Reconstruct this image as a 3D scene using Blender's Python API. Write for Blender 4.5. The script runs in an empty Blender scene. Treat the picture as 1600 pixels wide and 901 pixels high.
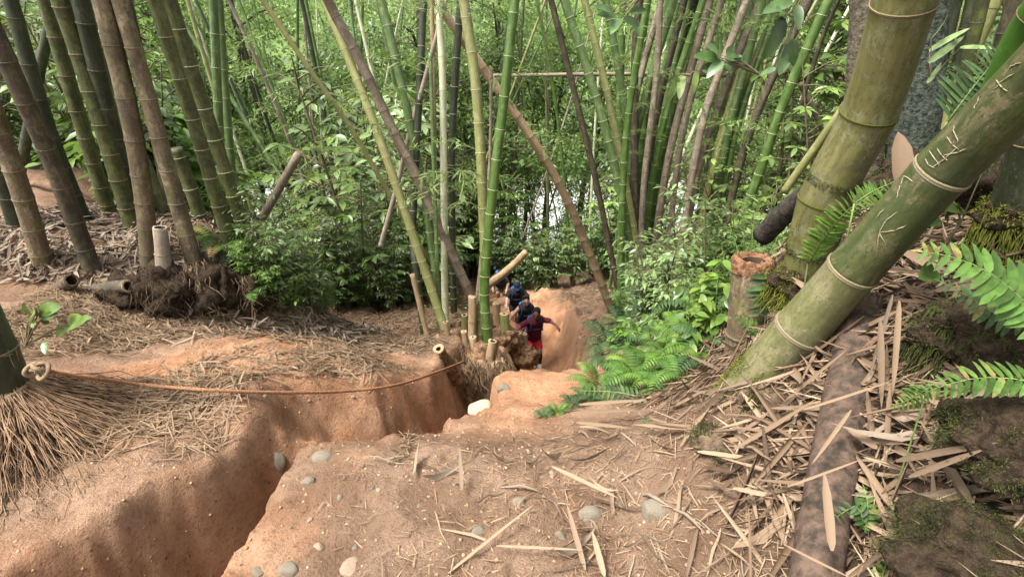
import bpy, math, random
import numpy as np
from mathutils import Vector, Matrix, noise as mnoise

scene = bpy.context.scene
R = math.radians
# ------------------------------------------------------------------ camera
CAM = Vector((0.0, 0.0, 1.6)); PITCH = R(24.0); FPX = 873.0
cam_data = bpy.data.cameras.new('camera'); cam = bpy.data.objects.new('camera', cam_data)
scene.collection.objects.link(cam)
cam.location = CAM; cam.rotation_euler = (R(90) - PITCH, 0, 0)
cam_data.sensor_width = 36.0; cam_data.lens = 36.0 * FPX / 1600.0
cam_data.clip_start = 0.05; cam_data.clip_end = 600
scene.camera = cam
# ------------------------------------------------------------------ sky, sun, exposure
SUN_EL, SUN_AZ = R(60), R(-125)         # azimuth measured from +Y towards +X; high, from behind the left shoulder
world = bpy.data.worlds.new('World'); scene.world = world; world.use_nodes = True
wn = world.node_tree.nodes; wl = world.node_tree.links; wn.clear()
sky = wn.new('ShaderNodeTexSky'); sky.sky_type = 'NISHITA'; sky.sun_disc = False
sky.sun_elevation = SUN_EL; sky.sun_rotation = SUN_AZ; sky.air_density = 1.0; sky.dust_density = 4.0; sky.ozone_density = 1.0
# an overcast layer whitens the blue of the clear sky evenly over the whole dome
hsv = wn.new('ShaderNodeHueSaturation'); hsv.inputs['Saturation'].default_value = 0.22; hsv.inputs['Value'].default_value = 1.0
bg = wn.new('ShaderNodeBackground'); bg.inputs['Strength'].default_value = 0.15
wo = wn.new('ShaderNodeOutputWorld')
wl.new(sky.outputs[0], hsv.inputs['Color']); wl.new(hsv.outputs[0], bg.inputs[0]); wl.new(bg.outputs[0], wo.inputs[0])
sun_data = bpy.data.lights.new('sun', 'SUN'); sun_data.energy = 2.4; sun_data.angle = R(16); sun_data.color = (1.0, 0.955, 0.88)
sun = bpy.data.objects.new('sun', sun_data); scene.collection.objects.link(sun)
sdir = Vector((math.sin(SUN_AZ) * math.cos(SUN_EL), math.cos(SUN_AZ) * math.cos(SUN_EL), math.sin(SUN_EL)))
sun.rotation_euler = sdir.to_track_quat('Z', 'Y').to_euler(); sun.location = (0, 0, 30)
vs = scene.view_settings
vs.view_transform = 'Standard'; vs.look = 'None'; vs.gamma = 1.0; vs.use_curve_mapping = False
vs.exposure = 1.85
scene.cycles.max_bounces = 8; scene.cycles.diffuse_bounces = 4; scene.cycles.transmission_bounces = 4; scene.cycles.transparent_max_bounces = 8
scene.cycles.use_denoising = True

# ------------------------------------------------------------------ small helpers
C = scene.collection
def ray(px, py):
    a = (px - 800.0) / FPX; b = -(py - 450.5) / FPX
    s, c = math.sin(PITCH), math.cos(PITCH)
    return Vector((a, c + b * s, -s + b * c))       # right*a + up*b + forward, forward component = 1
def at(px, py, Y):                                  # the point Y metres ahead that shows at a pixel of the photograph
    r = ray(px, py); return CAM + r * (Y / r.y)
def pxm(px_width, p):                               # width in metres of something px_width pixels wide at point p
    d = (Vector(p) - CAM).dot(Vector((0, math.cos(PITCH), -math.sin(PITCH))))
    return px_width * d / FPX

class MB:                                           # collects vertices and faces of ONE mesh
    def __init__(s): s.v = []; s.f = []; s.m = []; s.n = 0; s.cyl = []; s.tubes = 0
    def add(s, V, F, mi=0, cyl=None):
        V = np.asarray(V, float).reshape(-1, 3); s.v.append(V)
        for F1 in (F if isinstance(F, list) and len(F) and isinstance(F[0], np.ndarray) else [np.asarray(F, int)]):
            s.f.append(F1 + s.n); s.m.append(np.full(len(F1), mi, int))
        s.n += len(V); s.cyl.append(V if cyl is None else cyl); return s
    def tube(s, pts, rad, seg=8, cap=True, mi=0, rough=0.0, rng=None):
        P = np.asarray([tuple(p) for p in pts], float); n = len(P)
        rad = np.full(n, rad) if np.isscalar(rad) else np.asarray(rad, float)
        T = np.gradient(P, axis=0); T /= np.linalg.norm(T, axis=1)[:, None] + 1e-12
        ref = np.array([0, 0, 1.0]) if abs(T[0, 2]) < 0.9 else np.array([0.0, 1.0, 0])
        U = np.zeros_like(P); u = np.cross(T[0], ref)
        for i in range(n):
            u = u - T[i] * u.dot(T[i]); u /= np.linalg.norm(u) + 1e-12; U[i] = u
        W = np.cross(T, U)
        a = np.linspace(0, 2 * np.pi, seg, endpoint=False)
        rr = rad[:, None] * np.ones(seg)
        if rough and rng is not None: rr = rr * (1 + rough * rng.normal(size=rr.shape))
        V = P[:, None, :] + rr[..., None] * (np.cos(a)[None, :, None] * U[:, None, :] + np.sin(a)[None, :, None] * W[:, None, :])
        i = np.arange(n - 1)[:, None] * seg; j = np.arange(seg)[None, :]; k = (j + 1) % seg
        F = np.stack([i + j, i + k, i + seg + k, i + seg + j], -1).reshape(-1, 4)
        sl = np.concatenate([[0], np.cumsum(np.linalg.norm(np.diff(P, axis=0), axis=1))]); s.tubes += 1
        cy = np.stack([np.cos(a)[None] * rad[:, None], np.sin(a)[None] * rad[:, None], np.repeat(sl[:, None], seg, 1)], -1).reshape(-1, 3)
        FF = [F]; V = V.reshape(-1, 3)
        if cap:
            V = np.vstack([V, P[0], P[-1]]); cy = np.vstack([cy, [[0, 0, 0]], [[0, 0, sl[-1]]]]); j = np.arange(seg); k = (j + 1) % seg; b = (n - 1) * seg
            FF.append(np.stack([np.full(seg, n * seg), k, j], -1)); FF.append(np.stack([np.full(seg, n * seg + 1), b + j, b + k], -1))
        return s.add(V, FF, mi, cy)
    def mesh(s, name, mats=None, smooth=True):
        me = bpy.data.meshes.new(name)
        V = np.vstack(s.v) if s.v else np.zeros((0, 3))
        me.vertices.add(len(V)); me.vertices.foreach_set('co', V.astype(np.float32).ravel())
        tot = np.concatenate([np.full(len(f), f.shape[1], np.int32) for f in s.f]); idx = np.concatenate([f.ravel() for f in s.f]).astype(np.int32)
        me.loops.add(len(idx)); me.loops.foreach_set('vertex_index', idx)
        me.polygons.add(len(tot)); st = np.zeros(len(tot), np.int32); st[1:] = np.cumsum(tot)[:-1]
        me.polygons.foreach_set('loop_start', st); me.polygons.foreach_set('loop_total', tot)
        me.polygons.foreach_set('material_index', np.concatenate(s.m).astype(np.int32))
        me.polygons.foreach_set('use_smooth', np.full(len(tot), smooth))
        me.update(calc_edges=True)
        if s.tubes and len(V) < 60000:
            at_ = me.attributes.new('cyl', 'FLOAT_VECTOR', 'POINT'); at_.data.foreach_set('vector', np.vstack(s.cyl).astype(np.float32).ravel())
        for m in (mats if isinstance(mats, (list, tuple)) else [mats] if mats else []): me.materials.append(m)
        return me
    def build(s, name, mats=None, parent=None, smooth=True):
        return link(name, s.mesh(name, mats, smooth), parent)

def link(name, data, parent=None):
    o = bpy.data.objects.new(name, data); C.objects.link(o)
    if parent is not None: o.parent = parent
    return o
def tag(o, label=None, cat=None, group=None, kind=None):
    if label: o['label'] = label
    if cat: o['category'] = cat
    if group: o['group'] = group
    if kind: o['kind'] = kind
    return o
def thing(name, label, cat, loc=(0, 0, 0), group=None, rz=0.0):
    o = bpy.data.objects.new(name, None); C.objects.link(o); o.empty_display_size = 0.1
    o.location = loc; o.rotation_euler = (0, 0, rz)
    return tag(o, label, cat, group)
def kids(o):
    return KID.get(o.name, [])
def clone(root, parts, loc, rot=(0, 0, 0), sc=1.0, label=None, group=None, name=None):
    r = root.copy(); C.objects.link(r); r.location = loc; r.rotation_euler = rot
    r.scale = (sc, sc, sc) if np.isscalar(sc) else sc
    if label: r['label'] = label
    if group: r['group'] = group
    for p, subs in parts:
        c = p.copy(); C.objects.link(c); c.parent = r
        for q in subs:
            d = q.copy(); C.objects.link(d); d.parent = c
    return r
def spline(pts, n):                                  # Catmull-Rom through pts
    P = [Vector(p) for p in pts]
    if len(P) == 2: return [P[0].lerp(P[1], i / (n - 1)) for i in range(n)]
    Q = [P[0] * 2 - P[1]] + P + [P[-1] * 2 - P[-2]]; out = []
    for i in range(n):
        t = i / (n - 1) * (len(P) - 1); k = min(int(t), len(P) - 2); t -= k
        a, b, c, d = Q[k], Q[k + 1], Q[k + 2], Q[k + 3]
        out.append(0.5 * ((2 * b) + (c - a) * t + (2 * a - 5 * b + 4 * c - d) * t * t + (3 * b - a - 3 * c + d) * t ** 3))
    return out
def arc_sample(pts, dense=200):
    D = np.array([tuple(p) for p in spline(pts, dense)]); s = np.concatenate([[0], np.cumsum(np.linalg.norm(np.diff(D, axis=0), axis=1))])
    return D, s
def interp(D, s, q): return np.stack([np.interp(q, s, D[:, k]) for k in range(3)], -1)
def unit(a): return a / (np.linalg.norm(a, axis=-1, keepdims=True) + 1e-12)
def cloud(mb, T, F, P, X, Z, L, W, mi=0):           # many copies of a leaf template laid along X with normal near Z
    P = np.asarray(P, float); N = len(P); X = unit(np.asarray(X, float)); Z = np.asarray(Z, float)
    Yv = unit(np.cross(Z, X)); Z = np.cross(X, Yv); L = np.broadcast_to(L, N); W = np.broadcast_to(W, N)
    V = P[:, None] + X[:, None] * (L[:, None] * T[:, 0])[..., None] + Yv[:, None] * (W[:, None] * T[:, 1])[..., None] + Z[:, None] * (L[:, None] * T[:, 2] + W[:, None] * T[:, 3])[..., None]
    k = len(T); off = (np.arange(N) * k)[:, None, None]
    mb.add(V.reshape(-1, 3), [(f[None] + off).reshape(-1, f.shape[1]) for f in F], mi)

# ------------------------------------------------------------------ leaf templates: x along the leaf, y across (-.5...5), z up
def leaf_template(stations, fold=0.0, droop=0.0):
    V = []; F3 = []; F4 = []; n = len(stations)
    for x, w in stations:
        z = -droop * x * x
        if w <= 1e-6: V.append([(x, 0, z, 0)])
        else: V.append([(x, -w / 2, z, fold * w), (x, 0, z, 0), (x, w / 2, z, fold * w)])
    idx = []; k = 0; flat = []
    for g in V: idx.append(list(range(k, k + len(g)))); k += len(g); flat += g
    for a, b in zip(idx[:-1], idx[1:]):
        if len(a) == 1: F3 += [(a[0], b[1], b[0]), (a[0], b[2], b[1])]
        elif len(b) == 1: F3 += [(a[0], a[1], b[0]), (a[1], a[2], b[0])]
        else: F4 += [(a[0], a[1], b[1], b[0]), (a[1], a[2], b[2], b[1])]
    return np.array(flat, float), ([np.array(F3)] if F3 else []) + ([np.array(F4)] if F4 else [])
def flat_leaf(T, ratio): return np.stack([T[:, 0], T[:, 1] * ratio, T[:, 2] + T[:, 3] * ratio], -1)
LEAF_BROAD = leaf_template([(0, 0), (.28, .85), (.6, .9), (1, 0)], .16, .2)
LEAF_SIMPLE = leaf_template([(0, 0), (.42, 1.0), (1, 0)], .18, .2)
LEAF_FINE = leaf_template([(0, .06), (.12, .55), (.35, 1.0), (.6, .9), (.83, .5), (1, 0)], .10, .25)
LEAF_BLADE = leaf_template([(0, .15), (.2, .85), (.55, 1.0), (1, 0)], .10, .18)
LEAF_DRY = leaf_template([(0, .25), (.15, .75), (.45, 1.0), (.75, .75), (1, 0)], .22, .06)
LEAF_CURL = leaf_template([(0, .35), (.2, .9), (.5, 1.0), (.8, .6), (1, 0)], .45, -.12)
LEAF_STRAW = leaf_template([(0, .8), (.5, 1.0), (1, .5)], .3, .03)
# ------------------------------------------------------------------ procedural materials
class NT:
    def __init__(s, name):
        s.m = bpy.data.materials.new(name); s.m.use_nodes = True; s.t = s.m.node_tree; s.t.nodes.clear()
        s.out = s.t.nodes.new('ShaderNodeOutputMaterial')
    def n(s, typ, **kw):
        x = s.t.nodes.new('ShaderNode' + typ)
        for k, v in kw.items():
            if k in x.inputs: s.set(x.inputs[k], v)
            elif hasattr(x, k): setattr(x, k, v)
            else: s.set(x.inputs[k.replace('_', ' ')], v)
        return x
    def set(s, sock, v):
        if hasattr(v, 'is_output') or isinstance(v, bpy.types.NodeSocket): s.t.links.new(v, sock)
        elif isinstance(v, tuple) and len(v) == 3 and sock.type == 'RGBA': sock.default_value = (*v, 1)
        else: sock.default_value = v
    def noise(s, scale, detail=4, rough=.6, vec=None, dist=0.0):
        x = s.n('TexNoise', Scale=scale, Detail=detail, Roughness=rough, Distortion=dist)
        if vec is not None: s.set(x.inputs['Vector'], vec)
        return x.outputs['Fac']
    def ramp(s, fac, stops, interp='LINEAR'):
        x = s.n('ValToRGB'); x.color_ramp.interpolation = interp; e = x.color_ramp.elements
        while len(e) < len(stops): e.new(.5)
        for i, (p, c) in enumerate(stops): e[i].position = p; e[i].color = (*c, 1) if len(c) == 3 else c
        s.set(x.inputs[0], fac); return x.outputs[0]
    def step(s, fac, a, b):
        x = s.n('MapRange'); x.inputs['From Min'].default_value = a; x.inputs['From Max'].default_value = b; s.set(x.inputs['Value'], fac); return x.outputs[0]
    def mix(s, fac, a, b, mode='MIX'):
        x = s.n('Mix'); x.data_type = 'RGBA'; x.blend_type = mode
        s.set(x.inputs[0], fac); s.set(x.inputs[6], a); s.set(x.inputs[7], b); return x.outputs[2]
    def math(s, op, a, b=0.0):
        x = s.n('Math', operation=op); s.set(x.inputs[0], a); s.set(x.inputs[1], b); return x.outputs[0]
    def obj(s, scale=(1, 1, 1), cyl=False):
        t = s.n('TexCoord'); m = s.n('Mapping'); s.set(m.inputs[0], s.n('Attribute', attribute_name='cyl').outputs['Vector'] if cyl else t.outputs['Object']); m.inputs['Scale'].default_value = scale
        a = s.n('VectorMath', operation='ADD'); b = s.n('CombineXYZ'); r = s.math('MULTIPLY', s.rnd(), 37.0)
        for k in range(3): s.set(b.inputs[k], r)
        s.t.links.new(m.outputs[0], a.inputs[0]); s.t.links.new(b.outputs[0], a.inputs[1])
        return a.outputs[0]
    def geo(s, out): return s.n('NewGeometry').outputs[out]
    def rnd(s): return s.n('ObjectInfo').outputs['Random']
    def attr(s, name): return s.n('Attribute', attribute_name=name).outputs['Fac']
    def bump(s, h, strength=.5, dist=.01):
        x = s.n('Bump'); x.inputs['Strength'].default_value = strength; x.inputs['Distance'].default_value = dist; s.set(x.inputs['Height'], h); return x.outputs[0]
    def bsdf(s, col, rough=.8, spec=.25, normal=None, trans=None, tcol=None):
        p = s.n('BsdfPrincipled'); s.set(p.inputs['Base Color'], col); s.set(p.inputs['Roughness'], rough); p.inputs['Specular IOR Level'].default_value = spec
        if normal is not None: s.set(p.inputs['Normal'], normal)
        o = p.outputs[0]
        if trans:
            t = s.n('BsdfTranslucent'); s.set(t.inputs[0], tcol if tcol is not None else col); mx = s.n('MixShader'); mx.inputs[0].default_value = trans
            s.t.links.new(o, mx.inputs[1]); s.t.links.new(t.outputs[0], mx.inputs[2]); o = mx.outputs[0]
        s.t.links.new(o, s.out.inputs[0]); return s.m

def leaf_mat(name, cols, trans=.28, rough=.36, spec=.5, brown=0.0):
    t = NT(name); r = t.geo('Random Per Island'); n = len(cols)
    c = t.ramp(r, [(i / (n - 1), cc) for i, cc in enumerate(cols)])
    c = t.mix(t.math('MULTIPLY', t.rnd(), .35), c, cols[n // 2])
    if brown: c = t.mix(t.math('MULTIPLY', t.step(t.rnd(), 1 - brown, 1 - brown * .3), t.step(t.noise(4, 4, .7, t.obj()), .42, .58)), c, (.20, .13, .05))
    v = t.noise(3.0, 2, .5, t.obj())
    c = t.mix(t.step(v, .4, .6), t.mix(.45, c, (0.02, 0.035, 0.012)), c)
    hv = t.n('HueSaturation'); t.set(hv.inputs['Value'], t.math('ADD', t.math('MULTIPLY', t.rnd(), .75), .55)); t.set(hv.inputs['Color'], c); c = hv.outputs[0]
    h = t.n('HueSaturation'); h.inputs['Hue'].default_value = .487; h.inputs['Saturation'].default_value = 1.05; h.inputs['Value'].default_value = 1.5; t.set(h.inputs['Color'], c)
    return t.bsdf(c, rough, spec, None, trans, h.outputs[0])
M = {}
M['leaf_mid'] = leaf_mat('leaf_mid', [(.055, .10, .02), (.105, .175, .036), (.15, .235, .05), (.22, .29, .07)])
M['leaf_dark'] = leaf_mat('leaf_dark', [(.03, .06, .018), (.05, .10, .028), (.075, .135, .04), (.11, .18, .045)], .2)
M['leaf_light'] = leaf_mat('leaf_light', [(.08, .16, .035), (.12, .225, .045), (.17, .28, .06), (.23, .32, .075)], .5)
M['leaf_grey'] = leaf_mat('leaf_grey', [(.085, .135, .05), (.13, .20, .07), (.18, .25, .09), (.17, .26, .06)], .22, .33, .6)
M['leaf_bamboo'] = leaf_mat('leaf_bamboo', [(.09, .15, .035), (.13, .20, .045), (.18, .24, .07), (.24, .26, .10)], .5, .5)
M['leaf_far'] = leaf_mat('leaf_far', [(.12, .20, .065), (.17, .27, .085), (.23, .33, .115), (.33, .40, .17)], .5, .5)
M['leaf_bright'] = leaf_mat('leaf_bright', [(.085, .17, .022), (.12, .22, .035), (.16, .26, .05)], .4, .45, .2, .12)
M['fern'] = leaf_mat('fern', [(.06, .135, .024), (.085, .17, .033), (.115, .205, .042)], .35, .5, .2, .22)
M['fern_dull'] = leaf_mat('fern_dull', [(.04, .085, .03), (.06, .11, .04), (.08, .13, .05)], .3, .5, .2, .2)
def dry_mat(name, cols, trans=.12):
    t = NT(name); r = t.geo('Random Per Island'); n = len(cols)
    c = t.ramp(r, [(i / (n - 1), cc) for i, cc in enumerate(cols)])
    c = t.mix(t.step(t.rnd(), .4, 1.0), c, t.mix(t.rnd(), cols[n - 2], cols[0]))
    g = t.noise(60, 3, .6, t.obj()); c = t.mix(t.step(g, .3, .75), t.mix(.35, c, (.16, .10, .06)), c)
    return t.bsdf(c, .75, .25, t.bump(g, .3, .004), trans)
M['dry'] = dry_mat('dry', [(0.059, 0.037, 0.022), (0.143, 0.095, 0.057), (0.227, 0.158, 0.099), (0.328, 0.248, 0.168), (0.101, 0.064, 0.038)])
M['dry_grey'] = dry_mat('dry_grey', [(0.049, 0.033, 0.021), (0.106, 0.078, 0.053), (0.175, 0.137, 0.099), (0.251, 0.205, 0.160), (0.076, 0.049, 0.030)])
M['straw'] = dry_mat('straw', [(.13, .082, .046), (.23, .155, .09), (.34, .245, .15), (.18, .11, .062)])
M['sheath'] = dry_mat('sheath', [(0.030, 0.019, 0.011), (0.085, 0.053, 0.031), (0.149, 0.099, 0.060), (0.255, 0.187, 0.121), (0.055, 0.036, 0.021)])

def culm_mat(name, a, b, spot, spot_amt=.5, dark=(.03, .03, .02), dark_amt=.4, rough=.5, spec=.4, moss=0.0, fine=2.3):
    t = NT(name); v = t.obj((fine, fine, .16 * fine), True); v2 = t.obj((fine, fine, .6 * fine), True)
    n1 = t.noise(9, 4, .65, v); n2 = t.noise(28, 5, .7, v2); n3 = t.noise(5, 5, .75, v2, .6)
    c = t.mix(t.step(n1, .42, .6), a, b)
    c = t.mix(t.math('MULTIPLY', t.step(n3, .51, .6), spot_amt), c, spot)
    n4 = t.noise(3.2, 5, .7, t.obj((1, 1, .8), True), .4)
    c = t.mix(t.math('MULTIPLY', t.step(n4, .5, .62), dark_amt * .8), c, dark)
    c = t.mix(t.math('MULTIPLY', t.step(n2, .52, .64), dark_amt), c, dark)
    st = t.noise(60, 3, .6, t.obj((1, 1, .05), True)); c = t.mix(t.math('MULTIPLY', t.step(st, .5, .62), .35), c, t.mix(.5, a, dark))
    sp = t.n('TexVoronoi', Scale=55.0); t.set(sp.inputs['Vector'], v2); c = t.mix(t.math('MULTIPLY', t.math('LESS_THAN', sp.outputs['Distance'], .2), t.math('MULTIPLY', t.step(n3, .45, .6), .5)), c, t.mix(.4, spot, (.5, .48, .4)))
    c = t.mix(t.math('MULTIPLY', t.rnd(), .25), c, a)
    if moss:
        m = t.noise(14, 5, .75, t.obj((1, 1, 1), True)); c = t.mix(t.math('MULTIPLY', t.step(m, .5, .62), moss), c, (.10, .13, .02))
    return t.bsdf(c, rough, spec, t.bump(t.noise(70, 4, .7, v), .25, .004))
M['c_green'] = culm_mat('c_green', (.052, .092, .028), (.10, .14, .046), (.22, .25, .12), .45, (.04, .07, .02), .35, .38)
M['c_bright'] = culm_mat('c_bright', (.042, .085, .014), (.08, .125, .028), (.18, .25, .10), .4, (.03, .06, .015), .3, .35)
M['c_olive'] = culm_mat('c_olive', (.15, .16, .05), (.21, .21, .075), (.30, .27, .15), .45, (.06, .06, .03), .45, .5)
M['c_yellow'] = culm_mat('c_yellow', (.21, .19, .07), (.15, .18, .055), (.32, .28, .16), .4, (.12, .10, .04), .3, .45)
M['c_pale'] = culm_mat('c_pale', (.34, .36, .22), (.45, .44, .30), (.55, .52, .40), .5, (.16, .18, .09), .4, .5)
M['c_dark'] = culm_mat('c_dark', (0.017, 0.022, 0.011), (0.034, 0.045, 0.017), (0.090, 0.075, 0.041), .4, (0.007, 0.007, 0.006), .5, .5)
M['c_brown'] = culm_mat('c_brown', (.135, .10, .066), (.21, .165, .12), (.34, .285, .215), .6, (.035, .028, .02), .6, .7)
M['c_darkbrown'] = culm_mat('c_darkbrown', (0.034, 0.025, 0.017), (0.064, 0.046, 0.030), (0.180, 0.131, 0.079), .4, (0.011, 0.009, 0.007), .6, .7, .3, .25)
M['c_mottle'] = culm_mat('c_mottle', (0.090, 0.062, 0.037), (0.133, 0.098, 0.058), (0.257, 0.203, 0.129), .6, (0.017, 0.015, 0.011), .75, .7, .3, .35)
M['c_mossy'] = culm_mat('c_mossy', (0.041, 0.046, 0.015), (0.075, 0.075, 0.026), (0.150, 0.131, 0.068), .4, (0.015, 0.015, 0.008), .65, .6, .3, .5)
M['c_tan'] = culm_mat('c_tan', (.24, .165, .09), (.33, .24, .14), (.42, .33, .215), .5, (.09, .058, .033), .5, .75, .2)
M['c_grey'] = culm_mat('c_grey', (.22, .175, .13), (.30, .255, .20), (.42, .37, .30), .5, (.11, .085, .06), .5, .75, .2)
M['big_b'] = culm_mat('big_b', (0.086, 0.083, 0.025), (0.131, 0.117, 0.045), (0.180, 0.180, 0.117), .5, (0.045, 0.040, 0.022), .7, .55, .3, .35, 2.6)
M['big_a'] = culm_mat('big_a', (.036, .048, .014), (.066, .072, .024), (.125, .10, .056), .8, (.014, .017, .010), .65, .42, .4, 0, 3.2)
M['big_c'] = culm_mat('big_c', (.085, .088, .032), (.125, .118, .048), (.17, .145, .085), .7, (.032, .032, .018), .7, .55, .3, .15, 3.0)
M['big_edge'] = culm_mat('big_edge', (.05, .13, .015), (.08, .18, .02), (.12, .2, .05), .3, (.03, .06, .01), .3, .4)
def plain(name, a, b, scale=20, rough=.85, bump=.4, spec=.2, dist=.01, det=5):
    t = NT(name); n = t.noise(scale, det, .65, t.obj()); c = t.mix(t.step(n, .38, .62), a, b)
    return t.bsdf(c, rough, spec, t.bump(n, bump, dist))
M['node_beige'] = plain('node_beige', (0.120, 0.096, 0.054), (0.216, 0.180, 0.108), 40)
M['node'] = plain('node', (.14, .12, .075), (.24, .21, .14), 40)
M['node_green'] = plain('node_green', (.24, .26, .13), (.38, .39, .25), 40)
M['node_dark'] = plain('node_dark', (.05, .045, .025), (.12, .10, .06), 40)
M['node_tan'] = plain('node_tan', (.10, .075, .04), (.20, .15, .085), 40)
M['moss'] = plain('moss', (.045, .055, .010), (.115, .12, .020), 30, .95, .9, .1)
M['moss_dark'] = plain('moss_dark', (0.019, 0.022, 0.009), (0.051, 0.058, 0.015), 30, .95, .9, .1)
M['root'] = plain('root', (.13, .088, .05), (.27, .19, .115), 25, .9)
M['root_left'] = plain('root_left', (.10, .060, .034), (.24, .155, .092), 18, .85)
M['root_dark'] = plain('root_dark', (0.038, 0.026, 0.016), (0.106, 0.074, 0.045), 25, .95)
M['cut'] = plain('cut', (.20, .135, .075), (.34, .245, .15), 45, .9)
M['cut_red'] = plain('cut_red', (.07, .036, .02), (.22, .115, .062), 45, .95, .9, .1, .02)
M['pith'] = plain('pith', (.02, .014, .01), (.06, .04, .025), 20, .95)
M['bark'] = plain('bark', (.055, .045, .032), (.13, .11, .08), 25, .95, .9, .15, .03)
M['bark_grey'] = plain('bark_grey', (.018, .024, .018), (.075, .085, .066), 40, .95, 1, .15, .03)
M['bark_red'] = plain('bark_red', (.028, .022, .016), (.095, .062, .045), 22, .9, .6, .15, .02)
M['bark_black'] = plain('bark_black', (.012, .011, .010), (.05, .04, .03), 25, .9, .8, .2, .02)
M['stem'] = plain('stem', (.07, .06, .03), (.13, .12, .06), 20, .8)
M['stem_green'] = plain('stem_green', (.08, .13, .03), (.14, .20, .06), 20, .6)
M['stone'] = plain('stone', (.11, .092, .066), (.21, .18, .135), 22, .85, .6)
M['stone_brown'] = plain('stone_brown', (.15, .105, .07), (.25, .19, .135), 16, .85, .35)
M['clay_bare'] = plain('clay_bare', (.25, .118, .058), (.42, .222, .12), 6, .95, 1, .1, .05)
M['humus'] = plain('humus', (0.016, 0.011, 0.007), (0.048, 0.032, 0.020), 30, .95, 1, .1, .04)
M['stone_pale'] = plain('stone_pale', (.36, .25, .155), (.46, .35, .23), 14, .85, .35)
M['clay_root'] = plain('clay_root', (.075, .044, .025), (.26, .155, .086), 15, .95, 1, .1, .05)
M['rope'] = plain('rope', (.16, .075, .04), (.27, .135, .07), 60, .85)
M['rope_old'] = plain('rope_old', (.13, .09, .052), (.22, .16, .098), 60, .9)
M['carve'] = plain('carve', (.15, .13, .075), (.25, .215, .135), 60, .9)
# ------------------------------------------------------------------ the lie of the land: heights through control points, then trench, then clods
_cp = [tuple(at(*q)) for q in [
    (100, 600, 2.4), (20, 500, 3.2), (0, 700, 1.9), (365, 632, 2.32), (250, 497, 3.9), (120, 462, 3.9), (0, 455, 3.9), (430, 560, 3.2), (430, 495, 4.5),
    (350, 490, 4.2), (600, 608, 3.0), (690, 590, 3.6), (580, 531, 4.9), (670, 545, 5.0), (560, 482, 7.0), (625, 497, 6.7), (500, 590, 2.9),
    (150, 432, 4.25), (230, 418, 4.35), (50, 412, 4.2), (330, 420, 4.4), (390, 425, 4.6), (200, 345, 5.4), (50, 330, 5.3), (350, 362, 5.2),
    (425, 478, 5.6), (480, 470, 8), (400, 440, 9.5), (640, 470, 9.0), (700, 475, 9.0), (760, 505, 7.0), (735, 548, 5.3),
    (745, 650, 2.85), (800, 615, 3.4), (830, 590, 4.2), (900, 605, 3.7), (860, 645, 2.9), (940, 585, 4.3), (855, 587, 4.6),
    (930, 512, 9.5), (905, 492, 11.0), (975, 500, 8.0), (1010, 470, 9.5), (870, 458, 14.5), (900, 452, 16), (940, 455, 13.5), (790, 440, 18),
    (1050, 565, 4.0), (1000, 622, 2.9), (1100, 520, 4.4), (1150, 470, 5.8), (1250, 430, 6.5)]]
_cp += [(-.9, 0, 0), (-.9, 1.2, .02), (0, 0, 0), (0, 1.2, 0), (.45, 1.2, .01), (0, 1.9, -.04), (.45, 1.95, -.03), (-.8, 1.75, 0), (0, -2.5, .1), (-2.5, -2.5, .2), (2.5, -2.5, 1.2),
        (-2.4, 1.0, .02), (-3.5, 2, .1), (.62, 1.3, .06), (.98, 1.95, .30), (1.1, .84, .52), (1.37, 1.8, .68), (1.3, 2.2, .60), (1.17, 2.5, .02), (2.38, 2.6, .92), (1.7, .4, 1.0), (.72, .4, .18),
        (.5, 2.25, -.13), (1.9, 3.5, .45), (3.5, 3.5, .95), (4, 6, .3), (-6, 4, .3), (-5, 8, -.6), (-8, 12, -3), (-14, 10, -2), (10, 10, -.5), (8, 15, -3.0),
        (-20, 20, -5.5), (0, 21, -6.6), (20, 20, -4), (-30, 30, -9.0), (0, 28, -9.2), (30, 30, -8.6), (-30, 46, -9.6), (0, 46, -9.6), (30, 46, -9.6), (-45, 10, -2), (45, 10, 0), (-60, 46, -9.5), (60, 46, -9.5),
        (-25, -3, .4), (25, -3, 2.5)]
_cp = np.array(_cp)
def _tps(r2): return np.where(r2 > 1e-12, .5 * r2 * np.log(np.maximum(r2, 1e-12)), 0)
def _fit():
    n = len(_cp); d2 = ((_cp[:, None, :2] - _cp[None, :, :2]) ** 2).sum(-1)
    A = np.zeros((n + 3, n + 3)); A[:n, :n] = _tps(d2) + np.eye(n) * .012; A[:n, n] = 1; A[:n, n + 1:] = _cp[:, :2]; A[n:, :n] = A[:n, n:].T
    return np.linalg.solve(A, np.concatenate([_cp[:, 2], np.zeros(3)]))
_w = _fit()
def base_h(x, y):
    out = _w[-3] + _w[-2] * x + _w[-1] * y
    for i in range(len(_cp)): out = out + _w[i] * _tps((x - _cp[i, 0]) ** 2 + (y - _cp[i, 1]) ** 2)
    return out
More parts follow.
